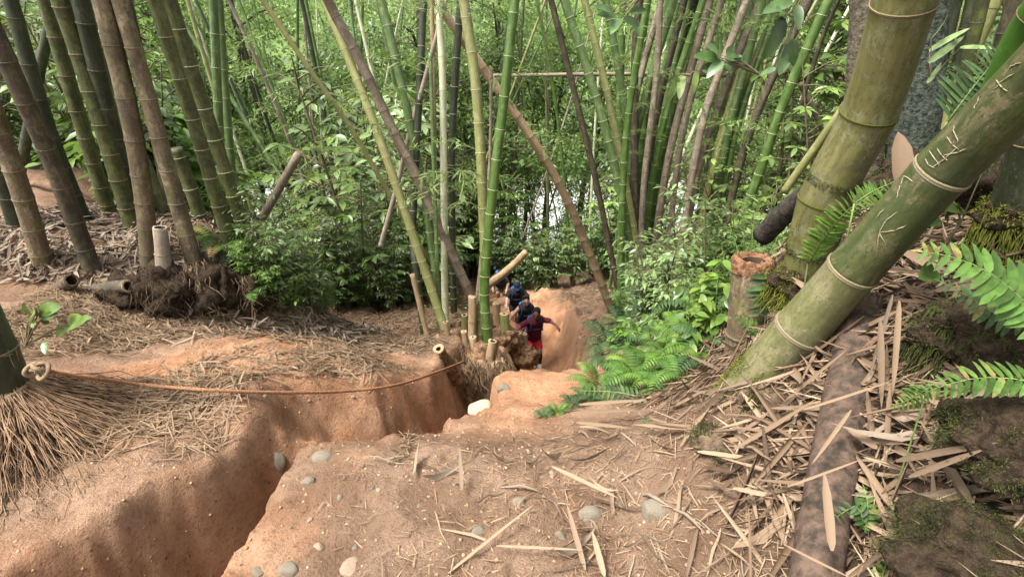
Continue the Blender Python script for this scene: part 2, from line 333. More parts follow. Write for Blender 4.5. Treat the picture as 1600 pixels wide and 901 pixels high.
# the worn gully of the trail: x, y, floor height, half width of the floor, width of each wall
TR = np.array([(-1.80, .1, -.80, .06, .50), (-1.22, 1.55, -.86, .04, .36), (-1.04, 2.02, -.82, .04, .20), (-.76, 2.30, -.62, .05, .28), (-.50, 2.50, -.84, .06, .24), (-.42, 3.1, -1.2, .07, .17),
               (-.40, 3.75, -1.55, .07, .18), (-.2, 4.6, -2.2, .14, .28), (.15, 5.6, -3.1, .3, .45), (.35, 7.2, -4.0, .4, .55), (.5, 9.0, -4.75, .42, .5), (.57, 10.4, -5.02, .40, .45),
               (.45, 11.5, -5.02, .42, .5), (.15, 12.8, -5.0, .5, .7), (-.3, 14.5, -5.05, .6, .9)])
def trench(x, y, z):
    best = np.full(np.shape(x), 9.0); fl = np.zeros(np.shape(x)); near = np.full(np.shape(x), 9.0)
    for si, (a, b) in enumerate(zip(TR[:-1], TR[1:])):
        d = b[:2] - a[:2]; t = np.clip(((x - a[0]) * d[0] + (y - a[1]) * d[1]) / (d @ d), 0, 1)
        dist = np.hypot(x - a[0] - t * d[0], y - a[1] - t * d[1]); hw = a[3] + t * (b[3] - a[3]); ww = a[4] + t * (b[4] - a[4])
        if si < 5: ww = ww * np.where(d[0] * (y - a[1]) - d[1] * (x - a[0]) > 0, (.62, .72, 1.0, 1.9, 1.6)[si], .75)
        q = (dist - hw) / ww; m = q < best
        best = np.where(m, q, best); fl = np.where(m, a[2] + t * (b[2] - a[2]), fl); near = np.where(m, dist, near)
    t = np.clip(best, 0, 1); t = t * t * (3 - 2 * t)
    cut = np.where(fl < z, fl + (z - fl) * t, z)
    return cut, best, near
_rs = np.random.RandomState(5)
_perm = _rs.permutation(512); _val = _rs.rand(512) * 2 - 1
def vnoise(x, y):
    xi = np.floor(x).astype(int); yi = np.floor(y).astype(int); fx = x - xi; fy = y - yi; fx = fx * fx * (3 - 2 * fx); fy = fy * fy * (3 - 2 * fy)
    h = lambda a, b: _val[_perm[(_perm[a & 511] + b) & 511]]
    return (h(xi, yi) * (1 - fx) + h(xi + 1, yi) * fx) * (1 - fy) + (h(xi, yi + 1) * (1 - fx) + h(xi + 1, yi + 1) * fx) * fy
def fbm(x, y, o=4):
    s = 0; a = 1.0
    for k in range(o): s = s + a * vnoise(x * 2 ** k + 17 * k, y * 2 ** k - 9 * k); a *= .5
    return s
def sm(a, b, x): t = np.clip((x - a) / (b - a), 0, 1); return t * t * (3 - 2 * t)
# mounds of roots and earth under the clumps: x, y, height, radius
MOUNDS = []
def H(x, y, full=False):
    x = np.asarray(x, float); y = np.asarray(y, float)
    wx = x + .07 * vnoise(x * 2.3 + 5, y * 2.3) + .03 * vnoise(x * 7, y * 7) + .014 * vnoise(x * 19 + 4, y * 19); wy = y + .07 * vnoise(x * 2.3, y * 2.3 + 31) + .025 * vnoise(x * 7 + 9, y * 7)
    b = base_h(x, y)
    for mx, my, mh, mr in MOUNDS: b = b + mh * np.exp(-((x - mx) ** 2 + (y - my) ** 2) / (mr * mr))
    z, q, near = trench(wx, wy, b)
    far = sm(0, 12, y)
    wall = np.exp(-((np.clip(q, -1, 3) - .5) / .55) ** 2)
    clod = fbm(x * 9, y * 9, 4); big = fbm(x * 1.6 + 3, y * 1.6, 3)
    z = z + .034 * big * (1 + 2 * far) + (.016 + .018 * wall) * clod + (.07 + .05 * sm(5, 8, y)) * wall * fbm(x * 3.1, y * 3.1, 3) + .07 * sm(5, 8, y) * fbm(x * 4.4, y * 4.4, 4) + .006 * fbm(x * 34, y * 34, 2) - .05 * wall * np.maximum(vnoise(x * 5.3 + 8, y * 5.3) - .25, 0) - .02 * np.maximum(vnoise(x * 11, y * 11 + 6) - .35, 0)
    return (z, q, wall) if full else z
def Hs(x, y): return float(H(np.array([x]), np.array([y]))[0])
def normal(x, y, e=.03):
    zx = (H(x + e, y) - H(x - e, y)) / (2 * e); zy = (H(x, y + e) - H(x, y - e)) / (2 * e)
    return unit(np.stack([-zx, -zy, np.ones_like(zx)], -1))
def G(px, py, y0=.6, y1=46):                        # where the ground shows at a pixel of the photograph
    r = ray(px, py); Y = np.exp(np.linspace(math.log(y0), math.log(y1), 700)); s = Y / r.y
    x = r.x * s; z = CAM.z + r.z * s; h = H(x, Y); k = np.argmax(h >= z)
    if not (h >= z).any(): k = len(Y) - 1
    return Vector((x[k], Y[k], h[k]))
MOUNDS.append((-.42, 5.35, .12, .55)); MOUNDS += [(-1.36, 2.30, .11, .20), (-.78, 3.0, .10, .34), (-1.9, 2.2, .05, .4), (-1.3, 3.5, .10, .5), (-2.0, 3.55, .15, .5), (-1.25, 3.05, .09, .4), (-.8, 4.2, .10, .5), (-.02, 2.98, .08, .3), (.2, 4.0, .09, .4)]
def make_ground():
    NX, NY = 620, 760
    s = np.linspace(0, 1, NY); y = -3.2 + .7 * np.exp(s * math.log(50.5 / .7)); u = np.linspace(-1, 1, NX); u = np.sign(u) * np.abs(u) ** 1.25
    Y = np.repeat(y[:, None], NX, 1); X = u[None, :] * (y[:, None] + 3.6) * 1.2
    Z, q, wall = H(X, Y, True)
    i = np.arange(NY - 1)[:, None] * NX + np.arange(NX - 1)[None]; F = np.stack([i, i + 1, i + NX + 1, i + NX], -1).reshape(-1, 4)
    mb = MB(); mb.add(np.stack([X, Y, Z], -1), F)
    me = mb.mesh('ground')
    clay = np.exp(-np.clip(q, 0, 9) ** 2 / 1.1) * sm(.2, 1.0, 1.2 - .0 * q)
    for hx, hy, hr in [(-.05, 2.95, .55), (.15, 3.7, .6), (.25, 4.3, .55), (.9, 9.8, .9), (-.9, 3.05, .55), (-1.4, 2.75, .5), (-1.9, 2.5, .4), (-1.2, 3.6, .4)]: clay = np.maximum(clay, 1.05 * np.exp(-(((X - hx) ** 2 + (Y - hy) ** 2) / hr ** 2) ** 1.5))
    clay = np.clip(clay + .25 * fbm(X * 2.2, Y * 2.2, 3) * (clay > .05), 0, 1)
    hum = np.maximum(sm(.55, 1.0, X + .12 * fbm(X * 3, Y * 3) - .12 * (Y - 1.2)), 0) * sm(3.6, 2.6, Y)
    hum = np.maximum(hum, .8 * np.exp(-(((X + 2.6) / 1.9) ** 2 + ((Y - 5.0) / .95) ** 2) ** 2))
    hum = np.maximum(hum, sm(6.0, 8.5, Y) * (1 - np.exp(-((X - .9) / 1.4) ** 2) * sm(24, 15, Y)) * .8)
    hum = np.maximum(hum, .12 * sm(-1.0, -.5, X) * sm(2.35, 2.0, Y))
    hum = np.maximum(hum, .40 * sm(-.15, .6, X + .3 * fbm(X * 2, Y * 2)) * sm(2.35, 2.0, Y))
    hum = np.maximum(hum, sm(.9, 1.6, X) * sm(2.6, 3.2, Y) * .8)
    for nm, arr in (('clay', clay), ('humus', np.clip(hum + .2 * fbm(X * 2.5, Y * 2.5, 3) * (hum > .05), 0, 1))):
        at_ = me.attributes.new(nm, 'FLOAT', 'POINT'); at_.data.foreach_set('value', arr.astype(np.float32).ravel())
    t = NT('soil'); v = t.obj()
    n1 = t.noise(3.5, 6, .6, v); n2 = t.noise(26, 5, .7, v); n3 = t.noise(110, 4, .7, v)
    soil = t.mix(t.step(n1, .4, .6), (.21, .125, .078), (.31, .202, .134))
    soil = t.mix(t.math('MULTIPLY', t.step(n2, .5, .7), .45), soil, (.13, .075, .046))
    cl = t.mix(t.step(n1, .4, .6), (.38, .182, .092), (.50, .272, .152)); cl = t.mix(t.math('MULTIPLY', t.step(n2, .52, .72), .35), cl, (.19, .094, .048))
    hu = t.mix(t.step(n2, .35, .7), (.045, .03, .02), (.12, .08, .05))
    c = t.mix(t.attr('clay'), soil, cl); c = t.mix(t.attr('humus'), c, hu)
    sp = t.n('TexVoronoi', Scale=26.0); t.set(sp.inputs['Vector'], v); speck = t.math('LESS_THAN', sp.outputs['Distance'], .16)
    c = t.mix(t.math('MULTIPLY', speck, t.math('MULTIPLY', t.step(n2, .49, .56), .85)), c, (.10, .06, .035))
    n4 = t.noise(1.1, 4, .6, v, .5); c = t.mix(t.math('MULTIPLY', t.step(n4, .5, .6), .3), c, t.mix(.5, c, (.10, .055, .03)))
    n5 = t.noise(60, 5, .8, v); c = t.mix(t.math('MULTIPLY', t.step(n5, .54, .62), .55), c, t.mix(.7, c, (.05, .028, .016)))
    n6 = t.noise(22, 6, .75, v, .8); c = t.mix(t.math('MULTIPLY', t.step(n6, .58, .66), .5), c, t.mix(.75, c, (.04, .022, .013)))
    h = t.math('ADD', t.math('MULTIPLY', n2, .5), t.math('ADD', t.math('MULTIPLY', n3, .3), t.math('MULTIPLY', n5, .4)))
    me.materials.append(t.bsdf(c, .92, .15, t.bump(h, 1.0, .05)))
    o = link('ground', me); tag(o, kind='structure'); return o
make_ground()
# ------------------------------------------------------------------ the river below and the wooded hillside across it
def make_river():
    n = 60; x = np.linspace(-70, 70, n); y = np.linspace(26, 47, 24); X, Y = np.meshgrid(x, y); Z = -8.75 + .05 * fbm(X * .5, Y * .8, 3)
    i = np.arange(23)[:, None] * n + np.arange(n - 1)[None]; mb = MB(); mb.add(np.stack([X, Y, Z], -1), np.stack([i, i + 1, i + n + 1, i + n], -1).reshape(-1, 4))
    t = NT('river_water'); v = t.obj((1, .45, 1)); n1 = t.noise(1.6, 6, .7, v); c = t.mix(t.step(n1, .42, .62), (.22, .24, .21), (.55, .57, .55))
    o = mb.build('river', t.bsdf(c, .25, .5, t.bump(n1, .6, .15))); tag(o, kind='structure')
make_river()
def hill_h(x, y):
    t = np.clip((y - 44) / 60, 0, 1.5); return -9.8 + 46 * t ** 1.05 + 2.2 * fbm(x * .07, y * .07, 3) + 1.2 * np.abs(fbm(x * .3, y * .3, 2))
def make_hill():
    rng = np.random.RandomState(3); n, m = 90, 60
    X, Y = np.meshgrid(np.linspace(-140, 140, n), np.linspace(44.5, 130, m)); Z = hill_h(X, Y)
    i = np.arange(m - 1)[:, None] * n + np.arange(n - 1)[None]; mb = MB(); mb.add(np.stack([X, Y, Z], -1), np.stack([i, i + 1, i + n + 1, i + n], -1).reshape(-1, 4))
    tag(mb.build('hillside', plain('hill_soil', (.05, .08, .025), (.10, .14, .04), .6)), kind='structure')
    K = 1500; cx = rng.uniform(-75, 75, K); cy = 45 + 50 * rng.rand(K) ** 1.3; cz = hill_h(cx, cy) + rng.uniform(.3, 3.0, K); cr = rng.uniform(.9, 2.4, K)
    per = 46; d = unit(rng.normal(size=(K, per, 3))); d[..., 2] = np.abs(d[..., 2]) * .8
    P = np.stack([cx, cy, cz], -1)[:, None] + d * cr[:, None, None] * rng.uniform(.55, 1.05, (K, per, 1)); P = P.reshape(-1, 3)
    X = unit(rng.normal(size=P.shape) + d.reshape(-1, 3) * .8); Zn = unit(rng.normal(size=P.shape) * .6 + d.reshape(-1, 3) + np.array([0, -.3, .8]))
    mb = MB(); cloud(mb, *LEAF_SIMPLE, P, X, Zn, rng.uniform(.35, .8, len(P)), rng.uniform(.18, .42, len(P)))
    tag(mb.build('far_forest', M['leaf_far']), 'bright leafy forest covering the hillside across the river', 'forest', kind='stuff')
make_hill()
# ------------------------------------------------------------------ bamboo culms
def ring_mesh(name, m, prof=((.985, -.13), (1.06, -.05), (1.075, .03), (.985, .12)), seg=14):
    a = np.linspace(0, 2 * np.pi, seg, endpoint=False); V = np.array([[(r * math.cos(t), r * math.sin(t), z) for t in a] for r, z in prof]).reshape(-1, 3)
    n = len(prof); i = np.arange(n - 1)[:, None] * seg; j = np.arange(seg)[None]; k = (j + 1) % seg
    mb = MB(); mb.add(V, np.stack([i + j, i + k, i + seg + k, i + seg + j], -1).reshape(-1, 4)); return mb.mesh(name, m)
RINGS = {k: ring_mesh('node_ring', M[k]) for k in ('node', 'node_green', 'node_dark', 'node_tan')}
def stalk_stations(L, rng, sp0, sp1, start=.06):
    nodes = []; q = start
    while q < L - .03:
        nodes.append(q); q += (sp0 + (sp1 - sp0) * min(1, q / 3.0)) * rng.uniform(.85, 1.15)
    return nodes
def stalk(mb, D, s, nodes, r0, r1, seg=14, bulge=.05, flare=0.0, mi=0):
    L = s[-1]; q = {0.0, L}
    for n in nodes:
        for e in (-.03, -.008, .004, .03): q.add(min(max(n + e, 0), L))
    for a, b in zip([0] + nodes, nodes + [L]):
        for t in (.33, .66): q.add(a + (b - a) * t)
    q = np.array(sorted(q)); rad = r0 + (r1 - r0) * q / L
    for n in nodes: rad = rad * (1 + bulge * np.exp(-((q - n) / .02) ** 2))
    if flare: rad = rad * (1 + flare * np.exp(-q / .12))
    return mb.tube(interp(D, s, q), rad, seg, True, mi)
def culm(label, pix, Y, w, mat, ring='node', group=None, ext=2.6, sp=(.22, .38), seed=0, sink=.12, cat='bamboo', rings=True, name='bamboo_culm', seg=14, sprays=0, base=None):
    rng = np.random.RandomState(seed + len(pix) * 7 + int(pix[0][0]) * 13)
    n = len(pix); Ys = [Y[0] + (Y[1] - Y[0]) * i / (n - 1) for i in range(n)] if len(Y) == 2 else list(Y)
    P = [at(px, py, y) for (px, py), y in zip(pix, Ys)]
    r0 = pxm(w[0], P[0]) / 2; r1 = pxm(w[1], P[-1]) / 2
    t0 = (P[1] - P[0]).normalized(); P = [P[0] - t0 * sink] + P
    if ext:
        t1 = (P[-1] - P[-2]).normalized(); P = P + [P[-1] + t1 * ext * .5 + Vector((0, 0, .03)), P[-1] + t1 * ext]; r1 *= .93
    loc = P[0].copy(); D, s = arc_sample([p - loc for p in P]); root = thing(name, label, cat, loc, group)
    nodes = stalk_stations(s[-1], rng, sp[0], sp[1], sink + rng.uniform(.02, .15))
    mb = MB(); stalk(mb, D, s, nodes, r0, r1, seg, .05 if rings else .10); mb.build('stalk', M[mat], root)
    if rings:
        for q in nodes:
            p = interp(D, s, [q])[0]; tt = interp(D, s, [q + .03])[0] - interp(D, s, [q - .03])[0]
            o = link('node_ring', RINGS[ring], root); r = r0 + (r1 - r0) * q / s[-1]
            o.location = p; o.rotation_mode = 'QUATERNION'; o.rotation_quaternion = Vector(tt).to_track_quat('Z', 'Y'); o.scale = (r * 1.02, r * 1.02, r * .85)
    CULMS.append((root, D, s, nodes, r0, r1)); return root
CULMS = []
GL = 'culms of the clump on the earth mound'
for a in [
    ('split tan bamboo culm with broken top at the mound edge', [(68, 414), (40, 320), (0, 205), (-30, 120)], (4.2, 4.0), (34, 34), 'c_mottle', 'node_tan', 0),
    ('thick dark grey-brown bamboo culm leaning beside the split tan one', [(148, 430), (88, 270), (35, 150), (-40, -20)], (4.25, 3.9), (30, 30), 'c_darkbrown', 'node_dark', 2),
    ('blackish bamboo culm crossing behind the grey-brown leaning culm', [(140, 362), (80, 213), (16, 0)], (5.0, 4.8), (25, 24), 'c_dark', 'node_dark', 2),
    ('mossy green-brown culm standing behind the pale litter patch on the mound', [(168, 325), (120, 170), (69, -5)], (5.4, 5.2), (25, 25), 'c_mossy', 'node_tan', 2),
    ('dark brown culm with green lower joints in the middle of the mound', [(213, 375), (170, 230), (122, 80), (92, -5)], (4.8, 4.6), (29, 30), 'c_mossy', 'node_tan', 2),
    ('widest mottled tan and brown culm rising behind the hollow stump', [(234, 416), (226, 320), (205, 190), (160, 0)], (4.35, 4.2), (30, 36), 'c_mottle', 'node_dark', 2),
    ('black charred-looking culm hidden behind the widest mottled culm', [(218, 350), (170, 180), (126, 0)], (4.9, 4.6), (28, 32), 'c_dark', 'node_dark', 2),
    ('brown bamboo culm with rusty lower joints and a hanging root skirt', [(304, 412), (262, 265), (225, 130), (187, 0)], (4.35, 4.2), (29, 24), 'c_mottle', 'node_tan', 2),
    ('green bamboo culm with pale ringed joints at the mound end', [(357, 372), (318, 240), (280, 120), (242, 0)], (4.7, 4.5), (25, 24), 'c_mossy', 'node', 2),
    ('green culm with a dark brown upper half, outermost on the mound', [(382, 360), (335, 215), (300, 110), (264, -5)], (5.0, 4.8), (24, 24), 'c_mossy', 'node_green', 2),
    ('short mossy green culm cut off among taller ones', [(325, 378), (300, 300), (274, 232)], (4.9, 4.8), (25, 25), 'c_mossy', 'node_green', 0),
    ('very dark green culm low at the frame edge behind the split culm', [(34, 366), (0, 265), (-40, 150)], (4.7, 4.5), (34, 32), 'c_dark', 'node_dark', 1),
    ('dark green slanting culm between the mottled and rusty ones', [(282, 385), (232, 270), (190, 175)], (5.0, 5.0), (22, 22), 'c_mossy', 'node_dark', 1.5),
    ('thin dark brown culm behind the rusty-jointed one', [(265, 330), (225, 120), (198, -5)], (5.6, 5.5), (17, 17), 'c_darkbrown', 'node_dark', 2),
    ('dark culm standing farthest back at the left of the mound', [(20, 330), (60, 120), (90, -10)], (6.2, 6.0), (18, 18), 'c_dark', 'node_dark', 2),
    ('slender upright green culm standing just beyond the mound', [(347, 300), (340, 150), (333, -5)], (6.0, 6.0), (16, 16), 'c_green', 'node_green', 2),
    ('second slender green culm close behind the upright one beyond the mound', [(366, 310), (355, 180), (346, 60), (342, -5)], (6.4, 6.4), (14, 14), 'c_green', 'node_green', 2)]:
    culm(a[0], a[1], a[2], (a[3][0] * .84, a[3][1] * .82), a[4], a[5], GL, a[6], (.20, .42), sink=.2)
GC = 'culms of the clump beside the gully'
for a in [
    ('yellow-green culm curving up and away to the top left', [(698, 522), (670, 440), (600, 235), (550, 105), (507, 0)], (5.7, 6.2), (14, 12), 'c_yellow', 'node_green', 2.5),
    ('dead grey-brown pole leaning left behind the tall cut stump', [(742, 475), (730, 450), (660, 295), (610, 195), (565, 100), (522, 20), (510, -4)], (6.3, 5.9), (15, 15), 'c_brown', 'node_dark', 2),
    ('dark green culm arching up between the crossing yellow and dead poles', [(690, 520), (672, 360), (640, 190), (620, 100), (595, 0)], (6.3, 6.6), (12, 16), 'c_green', 'node_green', 2.5),
    ('blackish green upright culm at the back of the central clump', [(665, 542), (650, 420), (645, 360), (655, 150), (662, -5)], (6.0, 6.6), (11, 12), 'c_dark', 'node_green', 2.5),
    ('pale whitish green upright culm in the central clump', [(698, 512), (695, 450), (692, 150), (685, -5)], (6.1, 6.3), (11, 10), 'c_pale', 'node_green', 2.5),
    ('thin tan dry culm next to the pale whitish culm', [(684, 470), (680, 350), (677, 100), (674, -5)], (6.9, 7.0), (7, 7), 'c_tan', 'node_tan', 2.5),
    ('dark green culm right of the pale whitish culm', [(709, 480), (706, 330), (707, 200), (720, -5)], (6.9, 7.0), (11, 11), 'c_dark', 'node_green', 2.5),
    ('olive culm with fine pale joints, twin of the bright green one', [(747, 548), (757, 430), (755, 330), (745, 150), (724, -4)], (5.5, 5.7), (15, 16), 'c_olive', 'node_green', 2.5),
    ('bright green culm with whitish joints at the front of the central clump', [(765, 550), (757, 450), (770, 300), (785, 175), (805, -4)], (5.4, 5.5), (15, 14), 'c_bright', 'node_green', 2.5),
    ('thin brown dry stalk beside the bright green culm', [(746, 460), (764, 280), (768, 105)], (5.8, 5.9), (6, 5), 'c_brown', 'node_dark', 0),
    ('thin green culm standing between the tan stake and the pale culm', [(690, 510), (684, 440), (682, 380)], (5.9, 6.0), (7, 6), 'c_green', 'node_green', 2.0)]:
    culm(a[0], a[1], a[2], a[3], a[4], a[5], GC, a[6], (.15, .32), sink=.2)
culm('bare tan stake leaning left at the front of the central clump', [(672, 542), (658, 485), (644, 428)], (5.35, 5.4), (9, 8), 'c_tan', 'node_tan', None, 0, (.3, .4), name='bamboo_stake', sink=.2)
culm('whitish bare pole hanging slanted before the dead grey-brown pole', [(596, 379), (618, 300), (642, 200), (665, 120)], (6.6, 6.4), (8, 6), 'c_grey', 'node_tan', None, 1.5, (.4, .5), name='dead_pole', sink=0, cat='pole')
culm('long brown dead culm leaning left across the middle of the slope', [(950, 470), (915, 380), (880, 300), (830, 215), (750, 100), (680, 0)], (9.3, 8.2), (13, 13), 'c_tan', 'node_dark', None, 2.5, (.3, .4), name='dead_bamboo', sink=.25)
culm('thin yellow-green culm slanting through the undergrowth', [(592, 275), (545, 195), (495, 125), (410, 0)], (7.4, 7.0), (8, 8), 'c_yellow', 'node_green', None, 2, (.3, .4), sink=1.8)
culm('short brown cut pole sticking up from the undergrowth', [(395, 368), (413, 335), (467, 240)], (6.4, 6.1), (13, 13), 'c_brown', 'node_dark', None, 0, (.4, .5), name='cut_pole', cat='pole', sink=1.0)
GR = 'culms of the large fan-shaped clump'
for a in [
    ('green culm curving left, longest of the fan-shaped clump', [(993, 470), (990, 440), (975, 325), (945, 200), (915, 100), (880, -4)], (8.6, 8.8), (13, 14), 'c_green', 'node_green'),
    ('slimmer green culm running parallel behind the long left-curving one', [(1008, 468), (1005, 440), (980, 300), (950, 150), (912, -4)], (8.9, 9.2), (11, 12), 'c_olive', 'node_green'),
    ('dark green culm ending in the gap of the left-curving pair', [(1000, 420), (985, 240), (965, 100), (945, -4)], (9.4, 9.4), (11, 12), 'c_green', 'node_green'),
    ('thin dark brown culm leaning left of the fan-shaped clump', [(968, 470), (965, 450), (935, 300), (905, 175), (860, -4)], (9.0, 8.8), (9, 10), 'c_darkbrown', 'node_dark'),
    ('straight brown dead culm standing upright in the fan-shaped clump', [(996, 440), (992, 280), (992, 100), (1000, -4)], (9.2, 9.2), (12, 12), 'c_darkbrown', 'node_dark'),
    ('brown dead culm tilting right beside the straight upright one', [(1000, 420), (1007, 280), (1025, 125), (1032, -4)], (9.0, 9.0), (10, 10), 'c_brown', 'node_dark'),
    ('vivid green culm, outermost and most slanted of the fan-shaped clump', [(1125, 430), (1184, 277), (1212, 194), (1245, 111), (1297, -4)], (8.0, 7.6), (14, 16), 'c_bright', 'node_green')]:
    culm(a[0], a[1], a[2], a[3], a[4], a[5], GR, 2.5, (.2, .36), sink=.3)
rng = np.random.RandomState(11)
for k in range(24):
    t = rng.rand(); bx = 965 + 140 * t + rng.normal() * 8; by = 455 + rng.uniform(-25, 8); tx = 1015 + 225 * t + rng.normal() * 22; dead = rng.rand() < .36
    Y = 9.6 + rng.uniform(-1.1, 1.2)
    mid = (bx + (tx - bx) * .42 - 10, by * .5 + rng.uniform(-20, 20))
    culm('dry brown culm inside the dense fan-shaped clump' if dead else 'green culm inside the dense fan-shaped clump', [(bx, by), mid, (tx, -4)], (Y, Y + rng.uniform(-.3, .3)), (rng.uniform(9, 12), rng.uniform(10, 14)),
         rng.choice(['c_brown', 'c_darkbrown', 'c_brown']) if dead else rng.choice(['c_green', 'c_olive', 'c_green', 'c_yellow', 'c_bright']), 'node_dark' if dead else 'node_green',
         'dry culms packed in the fan-shaped clump' if dead else 'green culms packed in the fan-shaped clump', 2.5, (.22, .36), sink=.4, seed=k)
# thinner culms standing back in the forest
for k in range(95):
    px = rng.uniform(330, 1330); Y = rng.uniform(11.5, 24); dark = rng.rand()
    if 735 < px < 950 and Y < 17: px = px - 260 if px < 840 else px + 180
    g = at(px, 400, Y); base = Vector((g.x, Y, Hs(g.x, Y) - .1)); lean = Vector((rng.normal() * .22 + (px - 760) / 2400, rng.normal() * .1, 1)) * rng.uniform(9, 14)
    r = rng.uniform(.03, .06); loc = base; root = thing('bamboo_culm', 'slim green culm standing back among the forest trees' if dark < .6 else 'slim dark or dry culm standing back among the forest trees', 'bamboo', loc,
                                                        'green culms back in the forest' if dark < .6 else 'dark culms back in the forest')
    P = [Vector((0, 0, 0)), lean * .5 + Vector((rng.normal() * .2, 0, .1)), lean]; D, s = arc_sample(P, 60); nodes = stalk_stations(s[-1], rng, .3, .45)
    mb = MB(); stalk(mb, D, s, nodes, r, r * .6, 7, .10); st = mb.build('stalk', M[rng.choice(['c_green', 'c_olive', 'c_bright', 'c_pale']) if dark < .6 else rng.choice(['c_dark', 'c_darkbrown', 'c_brown'])], root)
    CULMS.append((root, D, s, nodes, r, r * .6))
# ------------------------------------------------------------------ undergrowth, saplings, trees
def project(p):
    d = Vector(p) - CAM; s, c = math.sin(PITCH), math.cos(PITCH); f = d.y * c - d.z * s; u = d.y * s + d.z * c
    return 800 + FPX * d.x / f, 450.5 - FPX * u / f, f
def gen_shrub(seed, Hh, nst, twigs, per, leafL, ratio, tmpl, spread=.35, lmat='leaf_mid', smat='stem', whorl=False, droop=.2):
    rng = np.random.RandomState(seed); st = MB(); P = []; X = []; Zs = []
    for k in range(nst):
        a = rng.uniform(0, 6.28); l = rng.uniform(.1, spread); h = Hh * rng.uniform(.6, 1.0)
        pts = [Vector((math.cos(a) * .03, math.sin(a) * .03, -.08)), Vector((math.cos(a) * l * h * .3, math.sin(a) * l * h * .3, h * .4)), Vector((math.cos(a) * l * h, math.sin(a) * l * h, h))]
        D, s = arc_sample(pts, 24); r = .006 + .006 * Hh; st.tube(interp(D, s, np.linspace(0, s[-1], 6)), np.linspace(r, r * .3, 6), 5, False)
        for w in range(twigs):
            t = rng.uniform(.22, 1.0); b = interp(D, s, [t * s[-1]])[0]; aa = rng.uniform(0, 6.28); L = Hh * rng.uniform(.12, .30) * (1.15 - .5 * t)
            d = np.array([math.cos(aa), math.sin(aa), rng.uniform(.1, .9)]); d /= np.linalg.norm(d); e = b + d * L
            mid = (b + e) / 2 + np.array([0, 0, .04 * L]); e[2] -= .1 * L; st.tube([b, mid, e], [r * .35, r * .28, r * .15], 4, False)
            for q in range(per):
                u = 1.0 if whorl else (q + .7) / per
                P.append(b + (e - b) * u + np.array([0, 0, .04 * L]) * (1 - abs(2 * u - 1)))
                side = (-1) ** q * rng.uniform(.4, 1.1); al = (6.28 * q / per + rng.uniform(-.3, .3)) if whorl else aa + side
                X.append((math.cos(al), math.sin(al), rng.uniform(-droop - .25, .35 - droop)))
                Zs.append((rng.normal() * .35, rng.normal() * .35, 1))
    lf = MB(); n = len(P); cloud(lf, *tmpl, np.array(P), np.array(X), np.array(Zs), leafL * rng.uniform(.6, 1.15, n), leafL * ratio * rng.uniform(.75, 1.15, n))
    return st.mesh('stems', M[smat]), lf.mesh('foliage', M[lmat]), n
PROTO = {
    'broad': [gen_shrub(1, 1.5, 6, 9, 6, .135, .44, LEAF_BROAD), gen_shrub(2, 1.7, 5, 11, 6, .125, .46, LEAF_BROAD, .45), gen_shrub(3, 1.3, 7, 8, 7, .145, .42, LEAF_BROAD, .5, 'leaf_light', 'stem_green')],
    'grey': [gen_shrub(4, 1.4, 8, 11, 7, .105, .36, LEAF_BROAD, .5, 'leaf_grey'), gen_shrub(5, 1.6, 7, 12, 7, .115, .34, LEAF_BROAD, .4, 'leaf_grey')],
    'big': [gen_shrub(6, 1.1, 5, 5, 5, .23, .42, LEAF_FINE, .5, 'leaf_bright', 'stem_green'), gen_shrub(7, 1.4, 4, 5, 5, .21, .44, LEAF_FINE, .4, 'leaf_light', 'stem_green')],
    'fine': [gen_shrub(8, 1.2, 9, 10, 8, .10, .18, LEAF_BLADE, .6, 'leaf_light', 'stem_green'), gen_shrub(9, 1.3, 9, 11, 8, .09, .22, LEAF_BLADE, .5, 'leaf_mid', 'stem_green')],
    'tall': [gen_shrub(10, 3.6, 5, 22, 8, .15, .42, LEAF_BROAD, .3, 'leaf_mid'), gen_shrub(11, 4.2, 4, 26, 8, .14, .42, LEAF_BROAD, .28, 'leaf_light'), gen_shrub(12, 3.8, 5, 24, 8, .13, .36, LEAF_BROAD, .35, 'leaf_dark')],
    'sapling': [gen_shrub(15, 2.7, 1, 16, 7, .19, .40, LEAF_BROAD, .15, 'leaf_light', 'stem', True), gen_shrub(16, 2.3, 2, 12, 7, .17, .42, LEAF_BROAD, .25, 'leaf_mid', 'stem', True), gen_shrub(17, 3.0, 1, 20, 6, .16, .36, LEAF_BROAD, .2, 'leaf_grey')],
    'dark': [gen_shrub(13, 1.7, 6, 12, 7, .13, .42, LEAF_BROAD, .45, 'leaf_dark'), gen_shrub(14, 1.5, 7, 11, 7, .12, .38, LEAF_BROAD, .5, 'leaf_dark')]}
